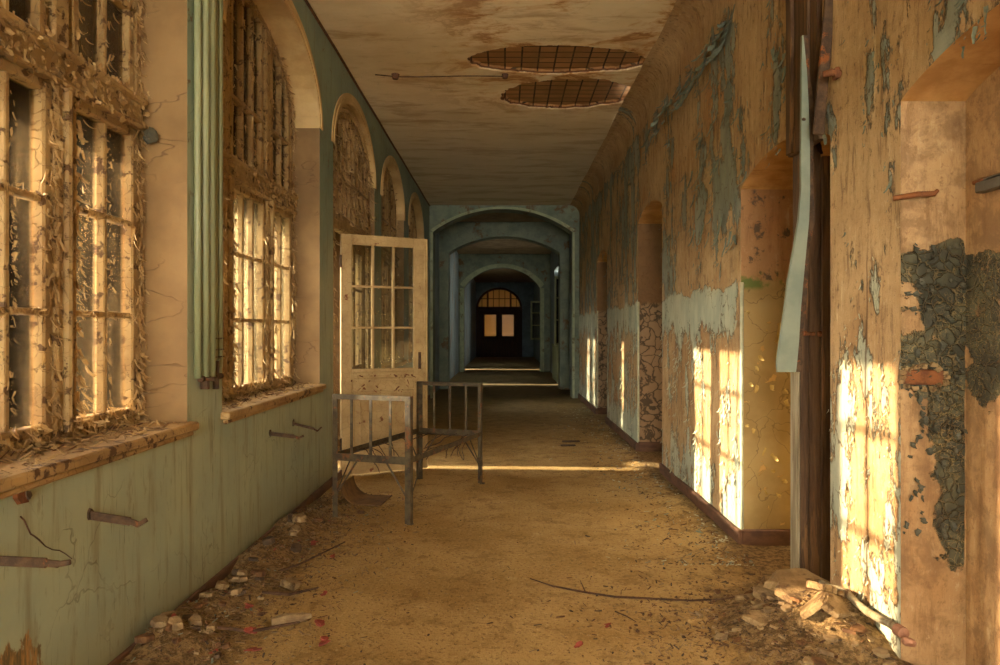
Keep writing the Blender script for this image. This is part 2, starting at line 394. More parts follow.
def m_peeled_wood(name, c1, c2, under, k0=.55, sc_=9, translucent=0.0, crack=.6):
    t = NT(name); v = t.warp(.06, 9)
    n = t.noise(sc_, 7, .7, v); g = t.noise(4, 5, .6)
    c = t.mix(t.step(g, .35, .65), c1, c2); k = t.step(n, k0, k0+.03)
    c = t.mix(k, c, under)
    ck = t.step(t.voro(16, t.warp(.1, 8)), .03, .008); c = t.mix(t.mth('MULTIPLY', ck, crack*.6), c, under)
    b = t.bsdf(c, .65, t.bump(t.mth('SUBTRACT', t.mth('MULTIPLY', t.noise(30,4), .3), t.mth('ADD', k, t.mth('MULTIPLY', ck, crack))), .006, .8), 0, .3)
    if translucent:
        tr = t.t.nodes.new('ShaderNodeBsdfTranslucent'); t.put(tr.inputs[0], c1)
        m = t.t.nodes.new('ShaderNodeMixShader'); m.inputs[0].default_value = translucent
        t.link(b, m.inputs[1]); t.link(tr.outputs[0], m.inputs[2]); t.link(m.outputs[0], t.out.inputs[0])
    return t.mat

def m_glass(name, dirt=.3, tint=(1,1,1,1), dcol=rgb(214,190,140)):
    t = NT(name); X, Y, Z = t.xyz()
    n = t.noise(5, 6, .7, t.scale(2,2,.35)); s = t.noise(70, 3, .6)
    d = t.mth('ADD', t.step(n, .42, .8, dirt*.2, dirt*2.0), t.step(s, .6, .72, 0, dirt*.9))
    d = t.mth('MINIMUM', d, .95)
    tp = t.t.nodes.new('ShaderNodeBsdfTransparent'); tp.inputs[0].default_value = tint
    gl = t.t.nodes.new('ShaderNodeBsdfGlossy'); gl.inputs['Roughness'].default_value = .03
    fr = t.t.nodes.new('ShaderNodeFresnel'); fr.inputs[0].default_value = 1.5
    m1 = t.t.nodes.new('ShaderNodeMixShader'); t.link(fr.outputs[0], m1.inputs[0]); t.link(tp.outputs[0], m1.inputs[1]); t.link(gl.outputs[0], m1.inputs[2])
    tr = t.t.nodes.new('ShaderNodeBsdfTranslucent'); tr.inputs[0].default_value = dcol
    df = t.t.nodes.new('ShaderNodeBsdfDiffuse'); df.inputs[0].default_value = dcol
    ad = t.t.nodes.new('ShaderNodeMixShader'); ad.inputs[0].default_value = .35; t.link(tr.outputs[0], ad.inputs[1]); t.link(df.outputs[0], ad.inputs[2])
    m2 = t.t.nodes.new('ShaderNodeMixShader'); t.link(d, m2.inputs[0]); t.link(m1.outputs[0], m2.inputs[1]); t.link(ad.outputs[0], m2.inputs[2])
    t.link(m2.outputs[0], t.out.inputs[0]); return t.mat

MAT = dict(
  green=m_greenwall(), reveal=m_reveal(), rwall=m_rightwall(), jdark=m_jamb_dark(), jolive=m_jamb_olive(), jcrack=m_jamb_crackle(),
  soffit=m_soffit(), ceil=m_ceiling(), floor=m_floor(),
  cream=m_peeled_wood('peeling_cream_paint', rgb(172,144,94), rgb(146,116,72), rgb(94,68,38), .56, 17),
  creamflake=m_peeled_wood('cream_paint_flake', rgb(190,160,108), rgb(156,126,80), rgb(112,84,50), .6, 14, .12),
  archcream=simple('cream_arch_moulding', rgb(204,174,118), rgb(180,148,94), 3, .6, .2),
  door=m_peeled_wood('aged_cream_door_paint', rgb(184,156,106), rgb(160,132,86), rgb(120,72,40), .63, 5),
  glass=m_glass('dirty_window_glass', .07), glassclean=m_glass('streaky_window_glass', .016, tint=(.98,.91,.85,1), dcol=rgb(200,170,122)), doorglass=m_glass("dusty_door_glass", .03, tint=(.82,.84,.82,1)), farglass=m_glass('pale_frosted_glass', .9, dcol=rgb(150,150,146), tint=(.5,.5,.5,1)), endglass=m_glass('tan_frosted_glass', 6.0, dcol=rgb(150,124,80)),
  iron=simple('rusty_bed_iron', rgb(86,74,50), rgb(60,48,32), 18, .7, .5, .1, c3=rgb(110,68,34)),
  rust=simple('rusted_iron', rgb(84,62,40), rgb(58,42,28), 20, .8, .6, 0, c3=rgb(128,72,30)),
  orust=simple('orange_rusted_iron', rgb(128,78,40), rgb(92,54,30), 22, .8, .6),
  pipe=simple('green_painted_pipe', rgb(146,148,106), rgb(126,130,94), 5, .45, .15, spec=.5, stretch=(1,1,.3)),
  skirt=simple('brown_skirting', rgb(104,72,50), rgb(78,54,38), 7, .7, .4, stretch=(1,.6,2)),
  wood=simple('dark_weathered_wood', rgb(96,70,44), rgb(66,46,28), 7, .75, .7, stretch=(4,4,.3), c3=rgb(118,84,48)),
  greywood=simple('worn_grey_wood', rgb(150,138,108), rgb(112,98,72), 7, .75, .7, stretch=(4,4,.3), c3=rgb(92,70,46)),
  wooddk=simple('dark_brown_wood', rgb(64,40,22), rgb(40,24,14), 7, .7, .6, stretch=(4,4,.3)),
  board=simple('brown_boarding', rgb(110,74,44), rgb(76,52,38), 5, .8, .5, stretch=(1,4,.3)),
  boardgrey=simple('grey_boarding', rgb(96,90,84), rgb(70,64,60), 5, .8, .5, stretch=(1,4,.3)),
  boardred=simple('red_brown_boarding', rgb(122,66,40), rgb(92,50,32), 5, .8, .5, stretch=(1,4,.3)),
  strip=m_peeled_wood('blue_green_strip_paint', rgb(128,134,114), rgb(110,118,102), rgb(90,52,32), .70, 6, crack=0),
  chip=simple('grey_green_paint_flake', rgb(124,132,112), rgb(98,106,92), 12, .7, .3, c3=rgb(150,132,96)),
  chippale=simple('pale_paint_flake', rgb(188,182,146), rgb(158,156,128), 12, .6, .3),
  chipol=simple('ochre_paint_flake', rgb(204,176,104), rgb(176,146,78), 12, .55, .3),
  chipblk=simple('black_green_paint_flake', rgb(62,62,50), rgb(84,80,62), 14, .6, .3),
  plaster=simple('broken_plaster', rgb(150,124,84), rgb(120,96,62), 14, .9, .8, c3=rgb(92,70,44), bd=.01),
  plasterdk=simple('dusty_broken_plaster', rgb(138,114,78), rgb(106,84,56), 12, .9, .7, c3=rgb(92,70,44), bd=.006),
  brown=simple('dead_leaf_brown', rgb(110,76,42), rgb(74,50,30), 15, .9, .4),
  darkbit=simple('dark_litter', rgb(82,64,44), rgb(60,46,32), 15, .9, .4),
  red=simple('red_fragment', rgb(134,58,38), rgb(106,46,32), 20, .8, .4, c3=rgb(140,92,60)),
  pink=simple('pinkish_broken_clay', rgb(158,112,84), rgb(128,86,62), 16, .8, .5),
  twig=simple('dry_twig_bark', rgb(84,58,38), rgb(58,40,26), 25, .9, .6),
  teal=simple('grey_teal_arch_paint', rgb(126,134,112), rgb(102,112,96), 4, .7, .4, c3=rgb(106,84,54)),
  tealpale=simple('pale_green_arch_band', rgb(164,170,134), rgb(142,152,122), 5, .7, .3, c3=rgb(120,110,78)),
  bluegrey=simple('blue_grey_far_wall', rgb(142,154,154), rgb(120,132,134), 3, .75, .4, c3=rgb(140,112,84), stretch=(1,1,.6)),
  fardark=simple('brown_far_plaster', rgb(150,128,96), rgb(124,102,74), 3, .85, .5),
  endwall=simple('slate_end_wall', rgb(110,124,128), rgb(92,104,110), 3, .8, .3),
  greenpale=simple('pale_green_paint', rgb(158,162,120), rgb(140,148,112), 4, .7, .3),
  metalgrey=simple('grey_sheet_metal', rgb(104,98,84), rgb(84,78,66), 9, .5, .3, .5),
  sheet=simple('rusty_curved_sheet', rgb(120,88,50), rgb(84,60,36), 8, .7, .4),
  stone=simple('pale_post_stone', rgb(176,172,164), rgb(140,138,134), 9, .9, .4),
  brick=simple('far_brick', rgb(150,70,48), rgb(120,54,38), 2, .9, .3),
  leaf=simple('autumn_foliage', rgb(118,116,84), rgb(84,92,70), 6, .8, .2),
  soil=simple('garden_soil', rgb(110,108,70), rgb(84,80,52), 2, .95, .4),
)

# ------------------------------------------------------------------ setting: left wall with its arched bays
ZS = .94; ZSP = 3.13; ZAP = 3.77
BAYS = [(-1.15,.97,ZS), (1.46,3.58,ZS), (4.02,6.14,ZS), (6.62,8.72,0.0), (9.20,11.26,ZS), (11.80,13.90,ZS)]
def arch_pts(y0, y1, n=20, zs=ZSP, za=ZAP, grow=0.0):
    c = (y0+y1)/2; a = (y1-y0)/2 + grow
    return [(c - a*math.cos(math.pi*k/n), zs + (za-zs+grow)*math.sin(math.pi*k/n)) for k in range(n+1)]
def sheet_with_bays(mb, x, flip, mi=0, bays=BAYS, ya=Y0, yb=YARCH):
    def q(*p):
        p = [(x,a,b) for a,b in p]; mb.add(p, [tuple(range(len(p)))] if not flip else [tuple(range(len(p)-1,-1,-1))], mi)
    y = ya
    for (a, b, zs) in bays:
        q((y,0),(a,0),(a,ZSP),(a,CEIL),(y,CEIL),(y,ZSP))
        if zs > 0: q((a,0),(b,0),(b,zs),(a,zs))
        pts = arch_pts(a, b)
        for k in range(len(pts)-1): q(pts[k], pts[k+1], (pts[k+1][0],CEIL), (pts[k][0],CEIL))
        y = b
    q((y,0),(yb,0),(yb,CEIL),(y,CEIL))
wl = MB()
sheet_with_bays(wl, XL, False, 0); sheet_with_bays(wl, -2.16, True, 0)
for (a, b, zs) in BAYS:
    pts = arch_pts(a, b); prof = [(a,zs)] + pts + [(b,zs)]
    for k in range(len(prof)-1):
        (p, q) = prof[k], prof[k+1]
        for xa, xb in ((XL,-1.81),(-1.81,-2.16)):
            wl.add([(xa,*p),(xb,*p),(xb,*q),(xa,*q)], [(0,1,2,3)], 1 if k in (0, len(prof)-2) else 2)
    wl.add([(XL,a,zs),(XL,b,zs),(-2.16,b,zs),(-2.16,a,zs)], [(0,1,2,3)], 1)
wall_left = wl.build('wall_left', [MAT['green'], MAT['reveal'], MAT['archcream']], kind='structure', label='pale green left wall pierced by tall arched windows', cat='wall')

# cream moulding round each arch
for (a, b, zs) in BAYS:
    mb = MB()
    for (g0, g1, xo) in ((-.03,.0,-.012),(.0,.03,-.02),(.03,.075,-.012)):
        mb.band(arch_pts(a,b,28,grow=g0), arch_pts(a,b,28,grow=g1), XL+.001, XL-xo)
    mb.build('arch_moulding', MAT['archcream'], wall_left, label='cream arch moulding', kind='structure')
# skirting on the left, broken in places
sk = MB(); y = Y0
while y < YARCH:
    L = random.uniform(.7,1.5); e = min(y+L-.006, YARCH)
    if not (6.4 < y+.2 < 8.7): sk.box(XL+.001, XL+.022, y, e, -.01, .075+random.uniform(-.004,.004), bev=.004)
    y += L
sk.build('baseboard_left', MAT['skirt'], kind='structure', label='low brown skirting along the green left wall', cat='baseboard')
co = MB(); co.tube([(XL+.01, y, CEIL-.012+.004*math.sin(y*3)) for y in np.linspace(Y0, YARCH, 60)], .012, 6)
co.build('trim_1', MAT['board'], kind='structure', label='thin brown picture rail where green wall meets ceiling', cat='trim')

# ------------------------------------------------------------------ right wall: dense grid, paint field, niches
NICHES = [(1.45,2.82,2.30,.255,'jdark'), (3.43,4.73,2.33,.42,'jolive'), (7.10,8.39,2.65,.36,'jcrack'), (10.94,12.12,2.56,.36,'jcrack')]
def stops(lst, keys):
    out = []
    for (a, b, st) in lst: out += list(np.arange(a, b-1e-6, st))
    out = [v for v in out if min(abs(v-k) for k in keys) > .008] + list(keys)
    return np.array(sorted(out))
ys = stops([(Y0,1.2,.12),(1.2,8.6,.022),(8.6,YARCH,.045)], [n[0] for n in NICHES]+[n[1] for n in NICHES]+[YARCH])
zs_ = stops([(0,CEIL,.026)], [0]+[n[2] for n in NICHES]+[CEIL])
YY, ZZ = np.meshgrid(ys, zs_, indexing='ij')
RISE = .13
def arch_top(y, a, b, zt): return zt + RISE*np.sin(np.pi*np.clip((y-a)/(b-a), 0, 1))**.8
for (a, b, zt, dp, _) in NICHES:
    ZZ = np.where((YY > a) & (YY < b) & (ZZ >= zt-1e-6), ZZ + (arch_top(YY,a,b,zt)-zt)*np.clip(1-(ZZ-zt)/.9, 0, 1), ZZ)
def paint_field(y, z):
    y = np.asarray(y,float); z = np.asarray(z,float)
    v = fbm(y*1.5, z*.75, 3); v2 = fbm(y*4.2, z*1.3, 11); v3 = fbm(y*10, z*3.2, 21)
    v4 = fbm(y*16, z*5, 25)
    up = (v-.5)*.9 + (v2-.5)*1.3 + (v3-.5)*.9 + (v4-.5)*.8 + .30
    up = up + .20*np.exp(-((z-(3.50+.06*np.sin(y*2)))/.12)**2)*sstep(4.4,4.9,y)         # remains of a band below the ceiling
    up = up + .13*np.exp(-((y-5.05)/.30)**2)*sstep(1.95,2.25,z)*sstep(3.62,3.3,z) + .22*np.exp(-((y-6.98)/.14)**2)*sstep(2.9,2.4,z)
    up = up + .14*np.exp(-((y-5.6)/.25)**2)*sstep(2.0,2.2,z)*sstep(3.1,2.6,z)
    up = up - .5*sstep(3.62,3.75,z) + .17*sstep(6.6,10.5,y) - .10*sstep(4.6,4.2,y)
    up = up - .18*sstep(2.25,2.05,z)*sstep(6.9,6.4,y)                                       # bare zone above the dado
    dn = .64 + (v2-.5)*.9 + (v3-.5)*.9 + (v4-.5)*.7 - .30*sstep(1.50,1.30,z)*sstep(.2,.5,z) + .12*sstep(7,8.5,y)
    dn = dn + .35*np.exp(-((z-1.60)/.10)**2)*sstep(4.7,4.9,y)
    near = sstep(3.6,3.3,y)
    dn = dn*(1-near) + near*(.455 + (v2-.5)*1.0 + (v3-.5)*.9 + (v4-.5)*.8 - .25*sstep(1.15,1.5,z))
    up = up - .02*near
    d = sstep(1.70+.03*np.sin(y*7)+.05*(v3-.5), 1.74+.03*np.sin(y*7)+.05*(v3-.5), z)
    return np.clip(dn*(1-d) + up*d, 0, 1)
PF = paint_field(YY, ZZ)
edge = np.full_like(YY, 9.0)
for (a, b, zt, dp, _) in NICHES:
    dy = np.maximum(np.maximum(a-YY, YY-b), 0); dz = np.maximum(ZZ-arch_top(YY,a,b,zt), 0); edge = np.minimum(edge, np.hypot(dy, dz))
fade = sstep(0, .06, edge)
XX = XR + fade*((fbm(YY*.9, ZZ*.9, 31)-.5)*.03 - .006*sstep(.42,.6,PF) + (fbm(YY*7, ZZ*5, 41)-.5)*.008)
rc = .22; t_ = np.clip(ZZ-(CEIL-rc), 0, rc); XX = XX - (rc-np.sqrt(np.maximum(rc*rc-t_*t_, 0)))*.9
ny, nz = YY.shape
verts = np.stack([XX,YY,ZZ], -1).reshape(-1,3)
faces = []; mids = []
for i in range(ny-1):
    ym = (ys[i]+ys[i+1])/2
    top = 0
    for (a, b, zt, dp, _) in NICHES:
        if a < ym < b: top = zt
    for j in range(nz-1):
        if (zs_[j]+zs_[j+1])/2 < top: continue
        p = i*nz+j; faces.append((p, p+1, p+nz+1, p+nz)); mids.append(0)
W = MB(); W.v = [tuple(v) for v in verts.tolist()]; W.n = len(W.v); W.f = faces; W.m = mids
nb = W.n
order = ['rwall','jdark','jolive','jcrack','soffit']
for (a, b, zt, dp, mk) in NICHES:
    mi = order.index(mk); xb = XR+dp; nseg = 12
    # far and near jambs, back, flat soffit sagging slightly towards the back
    for yy, fl in ((b,0),(a,1)):
        for k in range(8):
            z0, z1 = zt*k/8, zt*(k+1)/8
            v = [(XR,yy,z0),(xb,yy,z0),(xb,yy,z1),(XR,yy,z1)]
            W.add(v, [(0,1,2,3)] if fl == 0 else [(3,2,1,0)], mi)
    W.add([(xb,a,0),(xb,b,0),(xb,b,zt+RISE),(xb,a,zt+RISE)], [(0,1,2,3)], mi)
    yk = [v for v in ys if a-1e-6 <= v <= b+1e-6]
    for p_, q_ in zip(yk[:-1], yk[1:]):
        zp, zq = float(arch_top(p_,a,b,zt)), float(arch_top(q_,a,b,zt)); W.add([(XR,p_,zp),(XR,q_,zq),(xb,q_,zq),(xb,p_,zp)], [(0,1,2,3)], 4)
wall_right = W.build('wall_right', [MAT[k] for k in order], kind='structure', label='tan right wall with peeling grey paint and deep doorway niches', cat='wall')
at = wall_right.data.attributes.new('paint', 'FLOAT', 'POINT')
arr = np.zeros(len(wall_right.data.vertices), np.float32); arr[:nb] = PF.reshape(-1); at.data.foreach_set('value', arr)

# curled paint flakes on the right wall
fl = MB(); cnt = 0; tries = 0
while cnt < 3600 and tries < 90000:
    tries += 1
    y = 2.3 + 10*random.random()**1.5; z = random.uniform(.15, 3.7)
    if any(a-.01 < y < b+.01 and z < zt+.03 for a,b,zt,_,_ in NICHES): continue
    p = float(paint_field(y, z))
    if not (.36 < p < .62): continue
    big = random.random() < (.10 if z > 1.74 else .03)
    w = random.uniform(.025,.05) if big else random.uniform(.006,.022); h = w*random.uniform(1.0,2.6)
    if y < 3.45: w *= .5; h *= .5
    mi = 1 if z < 1.74 else 0
    fl.flake((XR-.012, y, z), (-1,0,0), (0,random.uniform(-.35,.35),1), w, h, random.uniform(.3,1.5)*(1 if random.random()<.8 else -.2), mi, random.uniform(0,.2)); cnt += 1
# the long loose strip below the ceiling and vertical curls beside the second niche
for k in range(26):
    y = 4.78+random.random()*1.2; z = random.uniform(2.0,3.6)
    fl.flake((XR-.012,y,z), (-1,0,0), (0,random.uniform(-.25,.25),1), random.uniform(.03,.06), random.uniform(.08,.2), random.uniform(.2,.8), 0, .15)
for k in range(60):
    y = 4.7+random.random()*3.2; z = 3.5+random.uniform(-.1,.08)
    fl.flake((XR-.012,y,z), (-1,0,0), (0,random.uniform(-.9,.9),1), random.uniform(.03,.08), random.uniform(.06,.17), random.uniform(.4,1.4), 0, .15)
fl.build('peeling_paint', [MAT['chip'], MAT['chippale']], wall_right, kind='stuff', label='curled grey-green paint flakes')
fj = MB()
for k in range(22):    # loose chips on the olive jamb (faces the camera)
    x = XR+random.uniform(.02,.38); z = random.uniform(.2,1.72)*random.uniform(.7,1)
    fj.flake((x,4.728,z), (0,-1,0), (random.uniform(-.8,.8),0,1), random.uniform(.010,.028), random.uniform(.02,.07), random.uniform(.3,1.6), 0, .2)
for k in range(90):
    x = XR+random.uniform(.01,.25); z = random.uniform(.6,1.75)
    fj.flake((x,2.818,z), (0,-1,0), (random.uniform(-.8,.8),0,1), random.uniform(.01,.03), random.uniform(.015,.04), random.uniform(.4,1.6), 1, .2)
# the curled sheet of paint low on the jamb edge and broken brick hollow
for (z, w, h, c) in ((1.30,.10,.16,.9),(1.22,.07,.12,1.3),(1.44,.06,.16,.7)):
    fj.flake((XR+.28,4.727,z), (0,-1,0), (.6,0,1), w, h, c, 0, .3)
fj.build('peeling_paint', [MAT['chipol'], MAT['chipblk']], wall_right, kind='stuff', label='chipped paint curling off the niche jambs')
# broken-out brick hollow on the first niche's jamb
hb = MB(); c0 = (1.635, 2.815, 1.22)
for k in range(16):
    q = 2*math.pi*k/16; r = .9+.25*random.random()
    hb.plate((c0[0]+.085*r*math.cos(q), c0[1]-.004, c0[2]+.045*r*math.sin(q)), .019, .012, Matrix.Rotation(1.57,4,'X') @ Matrix.Rotation(random.uniform(-.5,.5),4,'Y'), 0)
hb.box(c0[0]-.08, c0[0]+.08, 2.806, 2.82, c0[2]-.03, c0[2]+.03, 1, bev=.008)
hb.build('broken_brick', [MAT['plaster'], MAT['orust']], wall_right, kind='structure', label='broken plaster showing red brick')

# cracked green corner strips on the niche edges (rounded corner of the dado)
for (y, z1) in ((4.73,1.72),(8.39,1.74),(12.12,1.74)):
    mb = MB(); mb.tube([(XR+.006, y+.0, z) for z in np.linspace(.09, z1, 8)], .013, 8)
    mb.build('corner_bead', MAT['chippale'], wall_right, smooth=True, kind='structure', label='pale green rounded corner edge')

# skirting on the right
sk = MB()
prev = 2.82
for (a, b) in ((4.73,7.10),(8.39,10.94),(12.12,YARCH)):
    sk.box(XR-.03, XR-.001, a-.03, b+.0, -.01, .10, bev=.005)
sk.box(XR-.0, XR+.42, 4.70, 4.729, -.01, .10, bev=.005)
sk.box(XR-.0, XR+.36, 8.36, 8.389, -.01, .11, bev=.005); sk.box(XR-.0, XR+.36, 12.09, 12.119, -.01, .11, bev=.005)
sk.build('baseboard_right', MAT['skirt'], kind='structure', label='brown skirting at the foot of the right wall', cat='baseboard')

# ------------------------------------------------------------------ ceiling with two fallen patches
xs = np.arange(XL, XR+.4, .0125); xs = xs[(xs > -.6)]; xs = np.concatenate([np.linspace(-2.2,-.6,24), xs, [2.2]])
yc = stops([(Y0,6.4,.2),(6.4,8.7,.0125),(8.7,YARCH,.25)], [YARCH])
CX, CY = np.meshgrid(xs, yc, indexing='ij')
wob = (fbm(CX*4, CY*4, 5)-.5)*.5 + (fbm(CX*16, CY*16, 6)-.5)*.25
def ell(cx, cy, ax, ay, skew=0):
    u = (CX-cx)/ax; w = (CY-cy-skew*(CX-cx))/ay
    return 1 - (np.abs(u)**1.7 + np.abs(w)**2.2) + wob*.8
hole = np.maximum(sstep(-.04,.06, ell(.50,6.98,.86,.37)), sstep(-.04,.06, ell(.70,8.0,.74,.50,-.05)))
CZ = CEIL + hole*.045 + (fbm(CX*.8, CY*.8, 9)-.5)*.02*sstep(0,.3,XR-CX)
nx_, ny_ = CX.shape
cv = np.stack([CX,CY,CZ], -1).reshape(-1,3)
cf = [(i*ny_+j, i*ny_+j+1, (i+1)*ny_+j+1, (i+1)*ny_+j) for i in range(nx_-1) for j in range(ny_-1)]
cm = MB(); cm.v = [tuple(v) for v in cv.tolist()]; cm.n = len(cm.v); cm.f = cf; cm.m = [0]*len(cf)
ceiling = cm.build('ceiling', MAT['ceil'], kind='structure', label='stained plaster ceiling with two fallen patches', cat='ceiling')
at = ceiling.data.attributes.new('lath', 'FLOAT', 'POINT'); at.data.foreach_set('value', hole.reshape(-1).astype(np.float32))
# surface cable across the ceiling
cb = MB(); cb.tube([(-1.30,7.22,CEIL-.05),(-1.22,7.30,CEIL-.03)]+[(x, 7.36+.012*math.sin(x*5), CEIL-.018) for x in np.linspace(-1.1,-.02,14)], .006, 6)
cable = cb.build('ceiling_cable', MAT['wood'], label='thin cable running across the stained ceiling from the green wall', cat='cable')
rz = MB(); 
rz.tube([(-1.12,7.36,CEIL-.045),(-1.12,7.36,CEIL+.01)], [.03,.045], 12); rz.build('junction_box', MAT['board'], cable)
rz = MB(); rz.tube([(.0,7.36,CEIL-.04),(.0,7.36,CEIL+.01)], [.025,.035], 12); rz.build('junction_box', MAT['board'], cable)

# ------------------------------------------------------------------ floor
fx = np.linspace(-2.2, 2.2, 120); fy = stops([(Y0,1.4,.15),(1.4,8,.035),(8,16,.12),(16,YEND+.2,.5)], [YEND+.2])
FX, FY = np.meshgrid(fx, fy, indexing='ij')
dl = np.clip(FX-XL, 0, 9); dr = np.clip(XR-FX, 0, 9)
litter = np.exp(-dl/.42)*sstep(6.4,5.2,FY)*1.1 + .55*np.exp(-dl/.3)*sstep(7,6,FY) + np.exp(-dr/.38)*.9*sstep(16,9,FY) + .9*np.exp(-((FX-1.35)/.45)**2-((FY-3.25)/.55)**2)
litter = np.clip(litter + .25*np.exp(-((FY-2.2)/.5)**2)*np.abs(FX), 0, 1.2)
def floor_h(x, y):
    dl_ = np.clip(x-XL,0,9)
    z = (fbm(x*3, y*3, 51)-.5)*.012 + (fbm(x*14, y*14, 61)-.5)*.006
    z = z + .15*np.exp(-((x+1.47)/.18)**2)*(fbm(x*4, y*3.2, 71)*1.3-.1)*sstep(6.2,5.0,y)
    z = z + .21*np.exp(-((x-1.45)/.30)**2-((y-3.15)/.50)**2)*(.6+.8*fbm(x*6,y*6,81)) + .05*np.exp(-((x-1.0)/.3)**2-((y-3.3)/.4)**2)*fbm(x*6,y*6,91)
    z = z + .03*np.exp(-((x-1.45)/.12)**2)*fbm(x*5,y*4,95)*sstep(4.2,4.8,y)*sstep(12,9,y)
    return z
FZ = floor_h(FX, FY)
n1, n2 = FX.shape
fm = MB(); fm.v = [tuple(v) for v in np.stack([FX,FY,FZ],-1).reshape(-1,3).tolist()]; fm.n = len(fm.v)
fm.f = [(i*n2+j, (i+1)*n2+j, (i+1)*n2+j+1, i*n2+j+1) for i in range(n1-1) for j in range(n2-1)]; fm.m = [0]*len(fm.f)
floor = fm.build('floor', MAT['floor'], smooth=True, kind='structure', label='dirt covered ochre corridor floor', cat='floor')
at = floor.data.attributes.new('litter', 'FLOAT', 'POINT'); at.data.foreach_set('value', litter.reshape(-1).astype(np.float32))
def fh(x, y): return float(floor_h(np.array(x,float), np.array(y,float)))

# ------------------------------------------------------------------ windows
XF = -1.81      # inner face of the frames
def window(idx, y0, y1, label, flakes, clear=None, XF=-1.81):
    root = empty('window_%d' % idx, (XF, (y0+y1)/2, ZS), label=label, cat='window', kind='structure')
    O = (XF, (y0+y1)/2, ZS)
    def B(mb, name, m, par=root, **k):
        if par is root: return mb.build(name, m, par, origin=None, **k)
        return mb.build(name, m, par, **k)
    base = ZS+.0; fr = .09; side = .45; post = .22
    cen = (y1-y0) - 2*fr - 2*side - 2*post
    g = [(y0+fr, y0+fr+side, 2), (y0+fr+side+post, y0+fr+side+post+cen, 3), (y1-fr-side, y1-fr, 2)]
    X0, X1 = XF-.06, XF
    f = MB()
    f.box(X0, X1, y0, y0+.05, base, ZSP, bev=.006); f.box(X0, X1, y1-.05, y1, base, ZSP, bev=.006)
    f.box(X0, X1, y0+.05, y1-.05, base, base+.05, bev=.006)
    f.band(arch_pts(y0,y1,24,grow=-.05), arch_pts(y0,y1,24,grow=0), X0, X1)
    objs = [f.build('frame', MAT['cream'])]
    f = MB(); f.box(X0-.01, X1+.035, y0+.03, y1-.03, 2.39, 2.55, bev=.02); f.box(X0, X1+.055, y0+.03, y1-.03, 2.50, 2.54, bev=.012); f.box(X0, X1+.05, y0+.03, y1-.03, 2.385, 2.41, bev=.01)
    objs.append(f.build('transom', MAT['cream']))
    for k in (0,1):
        a, b = g[k][1], g[k+1][0]; m_ = (a+b)/2
        f = MB(); f.box(X0, X1+.02, m_-.05, m_+.05, base+.02, 2.40, bev=.012); f.tube([(X1+.03, m_, z) for z in (base+.05, 1.6, 2.39)], .02, 8)
        zc = ZSP+(ZAP-ZSP)*math.sqrt(max(0, 1-((m_-(y0+y1)/2)/((y1-y0)/2))**2))
        f.box(X0, X1+.01, m_-.05, m_+.05, 2.54, zc-.02, bev=.01)
        objs.append(f.build('mullion', MAT['cream']))
    rows = [1.03, 1.475, 1.92, 2.345]
    for (a, b, nc) in g:
        f = MB(); s_ = .055
        f.box(X0+.01, X1+.005, a-s_, a, 1.0-.03, 2.385, bev=.008); f.box(X0+.01, X1+.005, b, b+s_, 1.0-.03, 2.385, bev=.008)
        f.box(X0+.01, X1+.005, a, b, .985, 1.03, bev=.008); f.box(X0+.01, X1+.005, a, b, 2.345, 2.39, bev=.008)
        for z in rows[1:3]: f.box(X0+.018, X1, a, b, z-.013, z+.013, bev=.005)
        for k in range(1, nc):
            yy = a+(b-a)*k/nc; f.box(X0+.018, X1, yy-.013, yy+.013, 1.03, 2.345, bev=.005)
        so = f.build('sash', MAT['cream']); objs.append(so)
        gl = MB(); gl.box(XF-.038, XF-.034, a, b, 1.03, 2.345)
        go = gl.build('glass', MAT['glassclean'] if idx == 1 else MAT['glass'], so)
    # fanlight bars
    f = MB(); c = (y0+y1)/2; hw = (y1-y0)/2
    def ztop(y): return ZSP+(ZAP-ZSP)*math.sqrt(max(0, 1-((y-c)/hw)**2)) if abs(y-c) < hw else ZSP
    f.box(X0+.01, X1, y0+.06, y1-.06, 2.95, 2.985, bev=.006)
    for (a, b, nc) in g:
        for k in range(0, nc+1):
            yy = a+(b-a)*k/nc; w_ = .013 if 0 < k < nc else .022
            f.box(X0+.015, X1, yy-w_, yy+w_, 2.54, min(ztop(yy-w_), ztop(yy+w_))-.02, bev=.005)
    fo = f.build('fanlight', MAT['cream']); objs.append(fo)
    gp = [(y, z) for y, z in arch_pts(y0+.05, y1-.05, 20, ZSP, ZAP-.04)]
    gl = MB(); gl.prism([(y0+.05,2.55)]+gp+[(y1-.05,2.55)], XF-.038, XF-.034); gl.build('glass', MAT['glass'], fo)
    # outer boards over the fanlight
    f = MB(); y = y0+.01; r_ = random.Random(idx)
    while y < y1-.02:
        w_ = r_.uniform(.09,.16); e = min(y+w_, y1-.01)
        f.box(-2.12-r_.uniform(0,.012), -2.10, y, e-.004, 2.30, max(ZSP, min(ztop(y+.01), ztop(e-.01)))+.02, r_.choice([0,0,1,2]), bev=.003); y = e
    f.box(-2.10, -2.07, y0+.01, y1-.01, 2.29, 2.37, 0, bev=.004)
    f.box(-2.19, -2.17, y0-.05, y1+.05, 2.30, 3.86, 0)  # backing sheet added behind the boards to stop sun leaking through
    objs.append(f.build('boarding', [MAT['board'], MAT['boardgrey'], MAT['boardred']]))
